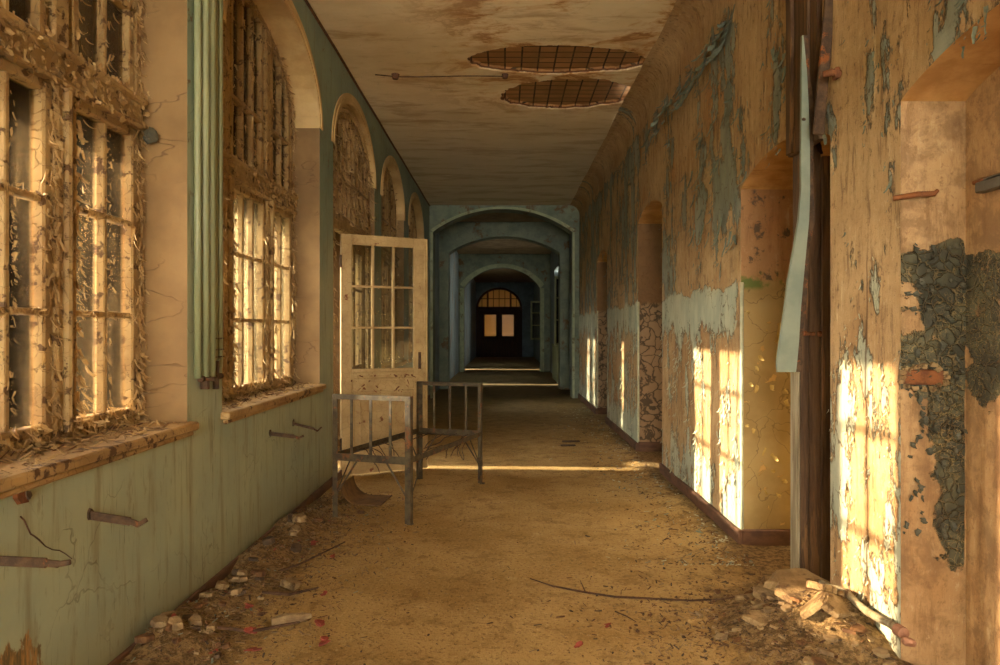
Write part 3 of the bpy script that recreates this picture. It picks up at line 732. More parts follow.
    if clear is not None:
        f = MB(); y = y0+.01
        segs = []; p = y0+.01
        for (a, b) in clear: segs.append((p, a)); p = b
        segs.append((p, y1-.01))
        for (a, b) in segs:
            n = max(1, int((b-a)/.14))
            for k in range(n): f.box(-2.12-r_.uniform(0,.01), -2.10, a+(b-a)*k/n, a+(b-a)*(k+1)/n-.002, ZS+.01, 2.31, r_.choice([0,0,1,2]), bev=.003)
        objs.append(f.build('boarding', [MAT['board'], MAT['boardgrey'], MAT['boardred']]))
    # sill board
    f = MB(); f.box(XF-.0, XL+.05, y0-.02, y1+.03, ZS-.035, ZS+.008, bev=.008); f.box(XL+.002, XL+.03, y0-.0, y1+.01, ZS-.06, ZS-.035, bev=.006)
    objs.append(f.build('sill', MAT['archcream'] if idx > 3 else MAT['sillwood'], label='wooden sill board'))
    # shaggy curls of paint on all the woodwork
    f = MB(); r_ = random
    def fl_at(y, z, vert=True, s=1.0, off=0.0):
        ang = random.gauss(0,.35) if vert else random.gauss(0,1.0)
        f.flake((X1+off+random.uniform(.0,.03), y, z), (1,random.uniform(-.6,.6),0), (0,math.sin(ang),math.cos(ang)), random.uniform(.006,.02)*s, random.uniform(.015,.06)*s, random.uniform(-.5,1.5), 0, random.uniform(-.3,.4))
    for k in range(flakes):
        u = random.random()
        if u < .26:   # stiles and mullions
            a, b, nc = random.choice(g); yy = random.choice([a-.03, b+.03]) + random.gauss(0,.022); fl_at(yy, random.uniform(.98,2.4), True, 1.2, .006)
        elif u < .38: yy = random.choice([y0+.03, y1-.03])+random.gauss(0,.018); fl_at(yy, random.uniform(.96,3.1))
        elif u < .52:
            a_ = random.gauss(0,.9); f.flake((X1+random.uniform(.036,.052), random.uniform(y0+.05,y1-.05), random.uniform(2.385,2.56)), (1,random.uniform(-.3,.3),0), (0,math.sin(a_),math.cos(a_)), random.uniform(.012,.032), random.uniform(.012,.04), random.uniform(-.3,.9), 0, random.uniform(-.2,.3))
        elif u < .60: fl_at(random.uniform(y0+.08,y1-.08), random.uniform(.97,1.05), False)
        elif u < .78:
            a, b, nc = random.choice(g); 
            if random.random() < .5: fl_at(random.uniform(a,b), random.choice(rows[1:3])+random.gauss(0,.008), False, .6)
            else: fl_at(a+(b-a)*random.randint(1,nc-1)/nc+random.gauss(0,.008), random.uniform(1.05,2.33), True, .6)
        elif u < .90:
            a, b, nc = random.choice(g); yy = a+(b-a)*random.randint(0,nc)/nc+random.gauss(0,.02); fl_at(yy, random.uniform(2.55,max(2.6,ztop(yy)-.05)))
        else:
            p = random.choice(arch_pts(y0,y1,40,grow=-.03)); fl_at(p[0], p[1]-random.random()*.06, False)
    objs.append(f.build('peeling_paint', MAT['creamflake'], label='shaggy curls of cream paint', kind='stuff'))
    for o in objs:
        o.parent = root; o.matrix_parent_inverse = Matrix.Translation(O).inverted()
    return root
MAT['sillwood'] = m_peeled_wood('worn_sill_paint', rgb(172,140,90), rgb(142,112,68), rgb(86,60,34), .56, 7)
window(1, *BAYS[1][:2], 'nearest tall arched window with peeling cream frame and brown panes', 3200)
window(2, *BAYS[2][:2], 'second arched window, sunlit panes, behind the green pipes', 3000)
window(4, *BAYS[4][:2], 'narrow-looking arched window beyond the open door', 700, XF=-1.70, clear=[(9.62,9.98)])
window(5, *BAYS[5][:2], 'furthest arched window before the corridor arch', 300, XF=-1.70, clear=[(12.38,12.95),(13.3,13.82)])
window(6, *BAYS[0][:2], 'arched window behind the viewpoint', 60)

# sill litter
def sill_litter(y0, y1, n, label):
    mb = MB()
    for k in range(n):
        y = random.uniform(y0+.03,y1-.03); u = random.random()**1.6; x = XF+.03+u*.20
        rot = Matrix.Rotation(random.uniform(-.7,.7),4,'X') @ Matrix.Rotation(random.uniform(-.5,.5),4,'Y') @ Matrix.Rotation(random.uniform(0,6.28),4,'Z')
        L = random.uniform(.008,.034)
        M = Matrix.Translation((x, y, ZS+.013+random.random()*.022*(1-u)**2)) @ rot
        mb.box(-L,L,-L*random.uniform(.06,.2),L*.12,-.0012,.0012, random.choice([0,0,1,2]), M)
    mb.build('sill_debris', [MAT['creamflake'], MAT['brown'], MAT['plaster']], label=label, cat='debris', kind='stuff')
sill_litter(1.48,3.55,330,'dry paint curls heaped along the nearest window sill')
sill_litter(4.02,6.14,300,'dry paint curls heaped on the second window sill')

# ------------------------------------------------------------------ third bay: a doorway with fanlight
y0, y1 = BAYS[3][:2]
XF = -1.64
root = empty('door_2', (XF, (y0+y1)/2, 0), label='arched garden doorway in the left wall behind the open door leaf', cat='doorway', kind='structure')
parts = []
f = MB(); X0, X1 = XF-.06, XF
for (a, b) in ((y0,y0+.06),(y1-.06,y1)): f.box(X0, X1, a, b, 0, ZSP, bev=.006)
f.box(X0, X1, 6.80, 6.89, 0, 2.40, bev=.01); f.box(X0, X1, 8.36, 8.45, 0, 2.40, bev=.01)
f.band(arch_pts(y0,y1,24,grow=-.05), arch_pts(y0,y1,24,grow=0), X0, X1)
f.box(X0-.01, X1+.035, y0+.03, y1-.03, 2.39, 2.56, bev=.02)
f.box(X0+.01, X1, y0+.06, y1-.06, 2.95, 2.985, bev=.006)
parts.append(f.build('frame', MAT['cream']))
f = MB(); c = (y0+y1)/2; hw = (y1-y0)/2
def ztop3(y): return ZSP+(ZAP-ZSP)*math.sqrt(max(0, 1-((y-c)/hw)**2))
for k in range(1,10):
    yy = y0+(y1-y0)*k/10; f.box(X0+.01, X1, yy-.018, yy+.018, 2.55, ztop3(yy)-.03, bev=.005)
# concentric inner arch of the fanlight
f.band(arch_pts(y0+.16,y1-.16,24,ZSP,ZAP-.14,-.02), arch_pts(y0+.16,y1-.16,24,ZSP,ZAP-.14,.02), X0+.01, X1+.01)
fo = f.build('fanlight', MAT['cream']); parts.append(fo)
sl_ = MB(); y = y0+.07; r_ = random.Random(12); kk = 0
while y < y1-.08:
    e = min(y+r_.uniform(.05,.10), y1-.06); zt_ = min(ztop3(max(y,y0+.03)), ztop3(min(e,y1-.03)))-.07; zb_ = 2.57
    if kk in (9,10): sl_.box(XF-.055, XF-.035-r_.uniform(0,.012), y, e-.012, zb_, 2.90, bev=.004); sl_.box(XF-.055, XF-.035, y, e-.012, 3.10, zt_, bev=.004)
    else: sl_.box(XF-.055, XF-.03-r_.uniform(0,.018), y, e-r_.uniform(.006,.016), zb_+r_.uniform(0,.04), zt_, bev=.004)
    y = e; kk += 1
sl_.build('slat', MAT['cream'], fo)
for g0 in (-.10,-.055):
    mo = MB(); mo.band(arch_pts(y0,y1,28,grow=g0), arch_pts(y0,y1,28,grow=g0+.025), XF-.01, XF+.022); mo.build('arch_bead', MAT['archcream'], fo)
f = MB(); y = y0+.01; r_ = random.Random(33)
while y < y1-.02:
    e = min(y+r_.uniform(.09,.15), y1-.01)
    f.box(-2.12, -2.10, y, e-.003, 2.28, max(ZSP,min(ztop3(max(y,y0+.02)),ztop3(min(e,y1-.02))))+.02, r_.choice([0,1,2]), bev=.003); y = e
f.box(-2.19, -2.17, y0-.05, y1+.05, 2.28, 3.86, 0)  # backing sheet added here too, shuts the sun out of the fanlight
def seg(a, b, z0, z1):
    n = max(1, int((b-a)/.15))
    for k in range(n): f.box(-2.12, -2.10, a+(b-a)*k/n, a+(b-a)*(k+1)/n-.002, z0, z1, r_.choice([0,1,2]), bev=.003)
seg(y0+.01, 6.92, 0, 2.29); seg(6.92, 7.40, 0, .96); seg(7.20, 7.40, .96, 2.29); seg(7.40, 7.56, .98, 2.29); seg(7.56, 8.71, 0, .96); seg(8.10, 8.71, .96, 2.29)
parts.append(f.build('boarding', [MAT['board'], MAT['boardgrey'], MAT['boardred']]))
f = MB()   # the fixed leaf that stayed shut
f.box(X0+.01, X1, 7.80, 7.90, .02, 2.38, bev=.008); f.box(X0+.01, X1, 8.27, 8.36, .02, 2.38, bev=.008)
for (a, b) in ((.02,.22),(.88,1.02),(2.26,2.38)): f.box(X0+.01, X1, 7.90, 8.27, a, b, bev=.008)
f.box(X0+.02, X1-.015, 7.90, 8.27, .22, .88)
for z in (1.44,1.85): f.box(X0+.02, X1, 7.90, 8.27, z-.012, z+.012)
f.box(X0+.02, X1, 8.075, 8.095, 1.02, 2.26)
lf = f.build('fixed_leaf', MAT['cream']); parts.append(lf)
gl = MB(); gl.box(XF-.038, XF-.034, 7.90, 8.27, 1.02, 2.26); gl.build('glass', MAT['glass'], lf)
f = MB()
for k in range(520):
    u = random.random()
    if u < .6:
        yy = y0+(y1-y0)*random.randint(0,10)/10+random.gauss(0,.03); yy = min(max(yy,y0+.03),y1-.03); z = random.uniform(2.5,ztop3(yy)-.03); s_ = 1.3
    else: yy = random.choice([y0+.03,6.85,8.4,y1-.03])+random.gauss(0,.02); z = random.uniform(.1,2.4); s_ = 1
    a_ = random.gauss(0,.4)
    f.flake((X1+random.uniform(0,.03), yy, z), (1,random.uniform(-.6,.6),0), (0,math.sin(a_),math.cos(a_)), random.uniform(.01,.03)*s_, random.uniform(.03,.09)*s_, random.uniform(-.4,1.6), 0, random.uniform(-.3,.4))
parts.append(f.build('peeling_paint', MAT['creamflake'], kind='stuff', label='shaggy curls of cream paint'))
for o in parts: o.parent = root; o.matrix_parent_inverse = Matrix.Translation((XF,(y0+y1)/2,0)).inverted()
XF = -1.81

# open door leaf: hinge on the wall face, swung into the corridor
hx, hy = -1.575, 6.90; ex, ey = -.79, 7.31
ang = math.atan2(ey-hy, ex-hx); LW = math.hypot(ex-hx, ey-hy); LH = 2.315
leaf = empty('door_1', (hx,hy,.018), ang, 'open cream door leaf with nine panes standing behind the iron bed', 'door', kind='structure')
T = .042
f = MB(); sl, sr, zg0, zg1 = .105, .15, 1.015, 2.215
f.box(0, sl, -T/2, T/2, 0, LH, bev=.005); f.box(LW-sr, LW, -T/2, T/2, 0, LH, bev=.005)
f.box(LW-.045, LW-.005, -T/2-.012, -T/2+.002, 0, LH-.01, bev=.005)        # cover strip on the meeting edge
f.box(sl, LW-sr, -T/2, T/2, zg1, LH, bev=.005); f.box(sl, LW-sr, -T/2, T/2, .80, zg0, bev=.005); f.box(sl, LW-sr, -T/2, T/2, 0, .20, bev=.005)
f.box(sl+.01, LW-sr-.01, -T/2-.012, -T/2+.002, .955, .985, bev=.006); f.box(sl+.01, LW-sr-.01, -T/2-.010, -T/2+.002, .90, .925, bev=.006)
f.build('door_frame', MAT['door'], leaf)
f = MB(); f.box(sl, LW-sr, -.010, .010, .20, .80)
for (a,b,c_,d) in ((sl,LW-sr,.20,.225),(sl,LW-sr,.775,.80)): f.box(a,b,-T/2-.004,0,c_,d,bev=.006)
for a in (sl, LW-sr-.025): f.box(a,a+.025,-T/2-.004,0,.20,.80,bev=.006)
f.box(sl+.08, LW-sr-.08, -.018, 0, .28, .72, bev=.008)
f.build('panel', MAT['door'], leaf)
f = MB()
for k in (1,2):
    x = sl+(LW-sl-sr)*k/3; f.box(x-.011, x+.011, -.016, .016, zg0, zg1, bev=.004)
    z = zg0+(zg1-zg0)*k/3; f.box(sl, LW-sr, -.015, .015, z-.011, z+.011, bev=.004)
f.build('glazing_bar', MAT['door'], leaf)
f = MB(); f.box(sl, LW-sr, -.002, .002, zg0, zg1); f.build('glass', MAT['doorglass'], leaf)
f = MB(); f.box(LW-.105, LW-.075, -T/2-.004, -T/2, 1.00, 1.17, bev=.001); f.build('lock_plate', MAT['rust'], leaf, label='rusty lock plate')
f = MB(); f.tube([(LW-.09,-T/2-.012,1.12),(LW-.09,-T/2-.002,1.12)], .012, 10); f.build('keyhole_rose', MAT['wooddk'], leaf)
for z in (.3, 2.05):
    f = MB(); f.tube([(-.004,-.02,z-.06),(-.004,-.02,z+.06)], .011, 8); f.build('hinge', MAT['rust'], leaf)
f = MB()
for k in range(60):
    x = random.uniform(sl,LW-sr); z = random.uniform(.80,1.0)
    f.flake((x,-T/2-.001,z),(0,-1,0),(random.uniform(-2,2),0,1),random.uniform(.006,.02),random.uniform(.02,.06),random.uniform(.2,1),random.choice([0,0,1]))
f.build('peeling_paint', [MAT['creamflake'], MAT['orust']], leaf, kind='stuff')

# ------------------------------------------------------------------ iron bed frame
bed = empty('bed_frame', (-.752,6.01,0), math.radians(-18.8), 'rusty iron bed frame without mattress standing in front of the open door', 'bed')
BW, BL, BT, BR = .322, .74, .925, .46
def ironpart(name, fn, label=None):
    mb = MB(); fn(mb); return mb.build(name, MAT['iron'], bed, label=label)
for sx in (-1,1):
    for sy in (-1,1):
        def leg(mb, sx=sx, sy=sy):
            x, y = sx*BW, sy*BL; w = .042
            # angle-iron post
            mb.box(min(x,x-sx*w), max(x,x-sx*w), y-.003, y+.003, 0, BT, bev=.001); mb.box(x-.003, x+.003, min(y,y-sy*w), max(y,y-sy*w), 0, BT, bev=.001)
            mb.box(x-.02, x+.02, y-.02, y+.02, -.004, .008, bev=.002)
        ironpart('leg', leg)
for sy, nm in ((-1,'footboard'),(1,'headboard')):
    e = empty(nm); e.parent = bed
    def sub(name, fn):
        mb = MB(); fn(mb); return mb.build(name, MAT['iron'], e)
    y = sy*BL
    sub('top_rail', lambda mb: (mb.box(-BW-.004, BW+.004, y-.004, y+.004, BT-.036, BT, bev=.001), mb.box(-BW-.004, BW+.004, min(y,y-sy*.03), max(y,y-sy*.03), BT-.006, BT, bev=.001)))
    sub('cross_rail', lambda mb: (mb.box(-BW, BW, y-.004, y+.004, BR-.03, BR+.025, bev=.001), mb.box(-BW, BW, min(y,y-sy*.03), max(y,y-sy*.03), BR-.03, BR-.024, bev=.001)))
    for k in (-1,0,1):
        x = k*BW*.5+(.012 if k else 0)*0
        sub('bar', lambda mb: mb.box(x-.011, x+.011, y-.004, y+.004, BR+.02, BT-.03, bev=.001))
for sx in (-1,1):
    ironpart('side_rail', lambda mb: (mb.box(sx*BW-.004, sx*BW+.004, -BL, BL, BR-.018, BR+.022, bev=.001), mb.box(min(sx*BW,sx*BW-sx*.032), max(sx*BW,sx*BW-sx*.032), -BL, BL, BR-.018, BR-.012, bev=.001)))
    for sy in (-1,1):
        ironpart('strut', lambda mb: mb.bar((sx*BW-sx*.012, sy*BL-sy*.015, .16), (sx*BW-sx*.02, sy*(BL-.26), BR-.015), .014, .004, (1,0,0)))
        ironpart('strut', lambda mb: mb.bar((sx*BW-sx*.015, sy*BL-sy*.012, .16), (sx*(BW-.2), sy*BL-sy*.015, BR-.025), .014, .004, (0,1,0)))
# broken spring wires still hooked to the rails
rw = random.Random(5)
for k in range(15):
    sx = rw.choice([-1,1]); yy = rw.uniform(-.6,.6); L = rw.uniform(.1,.34); P = Vector((sx*(BW-.02), yy, BR-.005)); pts = [P.copy()]; d = Vector((-sx*.6, rw.uniform(-.6,.6), rw.uniform(-.7,.5))).normalized()
    for j in range(10):
        P = P+d*(L/10); pts.append(P.copy()); d = (d+Vector((rw.gauss(0,.25), rw.gauss(0,.25), -.22+rw.gauss(0,.2)))).normalized()
        if P.z < .03: break
    mb = MB(); mb.tube(pts, .0038, 5); mb.build('spring_wire', MAT['rust'], bed, label='broken spring wire')
for k in range(4):  # remains of the lengthwise straps
    x = -.2+.13*k; mb = MB(); mb.tube([(x+.02*math.sin(j*1.3+k), BL-.02-j*.09, BR-.01-.012*j*(k%2+.5)) for j in range(rw.randint(4,8))], .005, 5); mb.build('spring_wire', MAT['rust'], bed, label='broken spring wire')

# curved rusty sheet leaning under the bed
mb = MB(); n = 14
outer = [(-.26+.30*(1-math.cos(a)), .30*math.sin(a)*-1+.30) for a in np.linspace(0, math.pi/2, n)] 
prof = [(-.20+.16*(1-math.cos(a)), .17-.16*math.sin(a)) for a in np.linspace(0, math.pi/2, n)] + [(.13,.01)]
prof2 = [(x+.004,z+.004) for x,z in prof]
mb.band(prof, prof2, 0, .34, 'y')
mb.tube([(x,0,z) for x,z in prof], .005, 6); mb.tube([(.13,y,.012) for y in (0,.17,.34)], .006, 6)
o = mb.build('curved_sheet', MAT['sheet'], label='rusty curved metal sheet lying on the floor under the bed', cat='sheet metal'); o.location = (-1.12,5.75,.0); o.rotation_euler = (0,0,-.1)

# ------------------------------------------------------------------ green pipes on the first pier
yp = [3.645, 3.715, 3.785, 3.87, 3.94]; rp = [.018,.024,.026,.015,.015]; zend = [1.16,1.16,1.10,1.22,1.2]
group = empty('pipe_bundle', (XL,3.8,1.1), label='bundle of green painted vertical pipes on the pier between the two nearest windows', cat='pipes')
for yy, r, ze in zip(yp, rp, zend):
    mb = MB(); mb.tube([(XL+r+.006, yy, z) for z in (1.16 if r > .02 else ze, 2.0, 3.0, CEIL-.01)], r, 12); o = mb.build('pipe', MAT['pipe'], group, smooth=True); o.matrix_parent_inverse = Matrix.Translation((XL,3.8,1.1)).inverted()
mb = MB()
mb.tube([(XL+.03,3.66,1.155),(XL+.03,3.93,1.155)], .016, 8); mb.tube([(XL+.03,3.72,1.10),(XL+.03,3.72,1.2)], .024, 8); mb.tube([(XL+.03,3.86,1.09),(XL+.03,3.86,1.24)], .018, 8)
mb.tube([(XL+.04,3.70,1.155),(XL+.09,3.70,1.15)], .01, 6)
o = mb.build('valve', MAT['rust'], group, label='dark rusty valve stub'); o.matrix_parent_inverse = Matrix.Translation((XL,3.8,1.1)).inverted()
for z in (1.36, 1.30, 1.26):
    mb = MB(); mb.box(XL+.0, XL+.035, 3.84, 3.965, z-.004, z+.004, bev=.001); o = mb.build('pipe_clip', MAT['rust'], group); o.matrix_parent_inverse = Matrix.Translation((XL,3.8,1.1)).inverted()

# ------------------------------------------------------------------ radiator brackets left in the green wall
def bracket(name, y, z, L, drop, lab, w=.032):
    o = empty(name, (XL,y,z), label=lab, cat='bracket', group='iron radiator brackets in the green wall')
    mb = MB(); P = [(-.01,0,.0),(L*.72,0,-drop*.72),(L*.86,.0,-drop*1.05),(L,0,-drop*.55)]
    mb.bar(P[0], P[1], .010, w, (0,0,1), bev=.002); mb.bar(P[1], P[2], .010, w*.7, (0,0,1), bev=.002, ext=.003); mb.bar(P[2], P[3], .010, w*.55, (0,0,1), bev=.002, ext=.003)
    mb.build('bar', MAT['rust'], o)
    mb = MB(); mb.plate((.002,0,0), .03, .006, Matrix.Rotation(1.57,4,'Y'), 0, 8); mb.build('wall_plug', MAT['darkbit'], o)
bracket('wall_bracket', 2.20, .70, .25, .012, 'rusty iron bracket lowest at the photo edge, under the nearest window', .03)
bracket('wall_bracket', 2.74, .70, .215, .035, 'rusty iron bracket with a dark smear at its root, second from the near end')
bracket('wall_bracket', 4.84, .712, .225, .03, 'rusty iron bracket under the second window, nearer of that pair', .026)
bracket('wall_bracket', 5.37, .712, .21, .055, 'thin bent iron bracket under the second window, further of that pair', .018)
# hole with broken plug and dangling root-like wire
mb = MB(); mb.plate((XL+.006,2.34,.865), .045, .012, Matrix.Rotation(1.57,4,'Y') @ Matrix.Rotation(.4,4,'Z'), 0, 7)
mb.plate((XL+.012,2.36,.86), .026, .014, Matrix.Rotation(1.4,4,'Y'), 1, 5)
mb.build('wall_plug', [MAT['orust'], MAT['darkbit']], label='rusty broken plug in the green wall below the nearest sill', cat='wall plug')
mb = MB(); mb.tube([(XL+.012+.004*math.sin(k), 2.33+.012*k+.0016*k*k, .80-.022*k+.006*math.sin(k*1.7)) for k in range(11)], [.0028]*6+[.002]*5, 5)
mb.build('hanging_wire', MAT['twig'], label='dark crooked wire trailing down the green wall below the plug', cat='wire')
# dark stay hook on the reveal of the nearest window
mb = MB(); mb.lump((-1.745,3.545,2.36), .035,.03,.045, .4, 0, seed=4); mb.tube([(-1.80,3.55,2.40),(-1.77,3.55,2.385),(-1.74,3.545,2.36)], .012, 7)
mb.build('window_stay', MAT['chipblk'], label='dark lump of a window stay beside the nearest transom', cat='window stay')

# ------------------------------------------------------------------ wooden post, loose strip and iron in the second niche
post = empty('door_post', (1.60,3.84,0), label='dark weathered wooden door post standing in the second doorway niche', cat='post')
def place(o, p): o.parent = p; o.matrix_parent_inverse = Matrix.Translation(p.location).inverted(); return o
mb = MB(); 
for (a, b, y_, e) in ((1.553,1.60,3.79,3.89),(1.604,1.668,3.80,3.90)): mb.box(a, b, y_, e, 0.0, 3.6, bev=.005)
place(mb.build('plank', MAT['wood']), post)
mb = MB(); mb.box(1.541, 1.552, 3.785, 3.89, .05, 1.45, bev=.003); place(mb.build('painted_edge', MAT['greywood'], label='worn grey edge'), post)
mb = MB(); mb.box(1.665, 1.72, 3.78, 3.86, .02, 2.32, bev=.004); place(mb.build('batten', MAT['wood']), post)
mb = MB(); cas = [(3.50,2.335),(3.88,2.335)]+[(3.875+random.uniform(-.015,.012), z) for z in np.linspace(2.5,3.95,9)]+[(3.52+random.uniform(-.02,.03), z) for z in np.linspace(3.95,2.5,9)]
mb.prism(cas, 1.525, 1.56, 'x'); mb.box(1.512,1.53,3.60,3.64,2.34,3.9,bev=.004); mb.box(1.508,1.53,3.80,3.87,2.34,3.6,bev=.004); place(mb.build('casing', MAT['wood'], label='torn brown casing board above the niche'), post)
mb = MB(); mb.box(1.575, 1.63, 3.775, 3.79, 1.375, 1.395, bev=.004); mb.tube([(1.64,3.77,1.385),(1.655,3.77,1.385)], .014, 8); mb.tube([(1.565,3.772,1.388),(1.578,3.772,1.388)], .014, 8); place(mb.build('hinge', MAT['orust'], label='orange rusted hinge'), post)
mb = MB(); mb.box(1.60,1.622,3.778,3.79,2.30,2.42, bev=.002); place(mb.build('mortise', MAT['darkbit'], label='black mortise slot'), post)
mb = MB()
for k in range(40):
    z = random.uniform(2.4,3.3); mb.flake((random.uniform(1.555,1.66),3.785,z),(0,-1,0),(random.uniform(-.3,.3),0,1),random.uniform(.01,.03),random.uniform(.04,.12),random.uniform(.1,.8),0)
place(mb.build('splinter', MAT['wooddk'], kind='stuff'), post)
def pxp(px, py, d): return ((px-VPX)/F*d, d, H-(py-VPY)/F*d)
# blue-green board torn loose, leaning along the post
st = empty('loose_board', pxp(787,372,3.56), label='grey-green painted board torn loose and hanging beside the dark post', cat='board')
inner = []; outer_ = []
for (py, pl, pr) in ((372,777,795),(362,776.5,796),(340,779.5,798),(310,784,800.5),(280,787.5,802.5),(250,793,805),(220,798,808.5),(190,800.5,809.5),(150,800.5,809),(110,801,808),(70,801,805.5),(36,801.5,803)):
    a = pxp(pl,py,3.56); b = pxp(pr,py,3.56); inner.append((a[0],a[2])); outer_.append((b[0]+random.uniform(-.003,.003),b[2]))
mb = MB(); mb.band(inner, outer_, 3.550, 3.572, 'y')
place(mb.build('painted_face', MAT['strip']), st)
mb = MB(); mb.band([(x-.004+.045*0, z) for x,z in outer_], [(x+.022+.010*math.sin(k*2.3), z) for k,(x,z) in enumerate(outer_)], 3.555, 3.573, 'y'); place(mb.build('bare_edge', MAT['rust'], label='bare brown torn edge'), st)
mb = MB(); q_ = pxp(804.5,120,3.56); mb.tube([(q_[0]-.012,3.545,q_[2]),(q_[0]+.02,3.575,q_[2]),(1.54,3.60,q_[2])], [.008,.005,.005], 7); place(mb.build('nail', MAT['rust']), st)
mb = MB(); a = Vector(pxp(833,8,3.40)); b = Vector(pxp(818,135,3.44)); mb.bar(a+Vector((.004,0,.25)), b, .05, .02, (0,1,0), bev=.004)
o = mb.build('iron_bar', MAT['rust'], label='dark flat iron bar leaning at the top of the post', cat='bar')
mb = MB(); c = Vector((1.53,3.33,2.59)); mb.tube([c+Vector((-.055,.01,.0)), c+Vector((-.02,0,.006)), c+Vector((.03,.0,-.002))], [.014,.018,.016], 10); mb.box(c.x-.01,c.x+.012,c.y-.02,c.y+.02,c.z-.026,c.z+.026,bev=.004)
mb.build('pintle', MAT['orust'], label='orange rusted hinge pin on the wall edge high beside the post', cat='hinge pin')
mb = MB(); a = Vector(pxp(897,197,2.80)); b = Vector(pxp(936,194,2.80)); mb.tube([a+Vector((0,.03,0)), a.lerp(b,.5)+Vector((0,-.01,.003)), b+Vector((-.012,-.012,0)), b+Vector((0,-.012,.012))], [.010,.011,.010,.007], 8)
mb.build('iron_hook', MAT['orust'], label='rusty iron hook on the jamb above the black blistered paint', cat='hook')
mb = MB(); x0 = XR+.25
mb.bar((1.79,2.66,1.96), (1.79,2.40,1.965), .05, .006, (0,0,1), bev=.001); mb.box(1.76,1.80,2.42,2.70,1.915,1.955, bev=.004)
mb.build('metal_ledge', [MAT['metalgrey']], label='grey metal angle fixed in the nearest niche at the photo edge', cat='bracket')
mb = MB(); mb.box(1.775,1.80,2.30,2.74,1.955,1.97, bev=.003); mb.build('wooden_batten', MAT['orust'], label='narrow brown batten above the grey metal angle', cat='batten')

# ------------------------------------------------------------------ rubble, fragments, twigs
def chunk(x, y, rx, ry, rz, lab, m='plaster', name='plaster_chunk', cat='plaster chunk', group=None, tilt=0, seed=0, dz=.55):
    mb = MB(); mb.slab(rx, rz*1.1, seed=seed+int(x*977+y*331))
    o = mb.build(name, MAT[m], label=lab, cat=cat, group=group); o.location = (x, y, fh(x,y)+rz*(dz+.25)); o.rotation_euler = (random.uniform(-.3,.3)+tilt, random.uniform(-.3,.3), random.uniform(0,6.28)); return o
def gpx(px, py): 
    d = F*H/(py-VPY); return ((px-VPX)/F*d, d)
big = [((770,612),.075,.06,.035,'broad flat plaster slab lying nearest the foot of the post'), ((797,628),.10,.075,.04,'large plaster slab at the front of the rubble heap'),
       ((845,616),.11,.08,.05,'largest plaster slab of the rubble heap beside the white pole'), ((760,635),.06,.05,.03,'squarish plaster slab at the front left of the heap'),
       ((822,596),.07,.05,.05,'plaster slab standing on edge against the right wall'), ((795,600),.05,.04,.03,'rounded plaster lump touching the post foot'),
       ((745,600),.05,.04,.03,'small grey plaster lump left of the heap by the twig end'), ((815,650),.09,.06,.04,'orange-tan plaster slab at the bottom edge of the photo'),
       ((865,640),.07,.06,.04,'plaster lump below the white pole'), ((880,655),.07,.05,.04,'plaster lump at the bottom edge under the pole end')]
for k, ((px,py),rx,ry,rz,lab) in enumerate(big):
    x, y = gpx(px, py+8); chunk(min(x,1.39), y-.0, rx*1.4, ry*.85, rz*.65, lab, tilt=(.7 if 'edge' in lab else 0), seed=k)
rr = random.Random(3)
for k in range(110):
    x = min(1.47, rr.gauss(1.27,.2)); y = rr.gauss(3.1,.40); r = rr.uniform(.012,.040)
    chunk(x, y, r, r*.8, r*.35, 'small plaster lump in the rubble heap under the right wall', group='small lumps of the right rubble heap', m=rr.choice(['plaster','plaster','brown','plasterdk']), seed=k)
for k in range(110):
    y = rr.uniform(2.0,5.6); x = XL+.07+abs(rr.gauss(0,.20)); r = rr.uniform(.010,.032) if k % 3 else rr.uniform(.03,.06)
    chunk(x, y, r, r*.8, r*.45, 'small crumb of plaster or brick along the green left wall', group='small crumbs along the left wall', m=rr.choice(['plasterdk','brown','darkbit','plasterdk','brown']), seed=k)
for k,((px,py),r,m,lab) in enumerate([((175,655),.055,'plaster','red-ended plaster lump in the bottom left corner'),((222,597),.05,'plaster','pale plaster lump against the left skirting'),((212,640),.035,'plaster','small round pale stone in the left litter'),
        ((268,560),.06,'darkbit','dark clod beside the left skirting below the brackets'),((300,535),.07,'plaster','grey flattened lump between the left wall and the bed'),((290,590),.07,'plaster','pale crumpled lump on the left side litter')]):
    x, y = gpx(px, py); chunk(max(x,-1.5), y, r, r*.7, r*.5, lab, m, seed=k+40)
reds = [((608,629),.022,'red fragment alone on the open floor nearer the rubble'),((578,650),.026,'red fragment at the bottom edge in mid floor'),((250,635),.04,'red splinter in the left litter pile'),((322,645),.035,'red fragment lowest on the left litter'),((318,628),.035,'orange-red fragment beside the rolled scrap'),
        ((325,597),.024,'red fragment at the edge of the bare floor'),((313,548),.028,'red fragment beside the left rubble behind the others'),((332,559),.022,'small red fragment furthest towards the bed'),((250,613),.03,'flat red chip near the left skirting'),((285,625),.018,'tiny red chip left of the rolled scrap'),((253,655),.04,'red fragment in the bottom left litter'),((175,648),.03,'red face of a broken lump in the bottom left corner')]
for k,((px,py),r,lab) in enumerate(reds):
    x, y = gpx(px, py); x = max(x,-1.5); mb = MB()
    for j in range(3):
        mb.plate((random.uniform(-.4,.4)*r, random.uniform(-.4,.4)*r, .006+j*.006), r*random.uniform(.5,.9), .004, Matrix.Rotation(random.uniform(-.5,.5),4,'X') @ Matrix.Rotation(random.uniform(-.5,.5),4,'Y'))
    o = mb.build('red_fragment', MAT['red'], label=lab, cat='fragment', group='red fragments on the floor'); o.location = (x, y, fh(x,y)+.006)
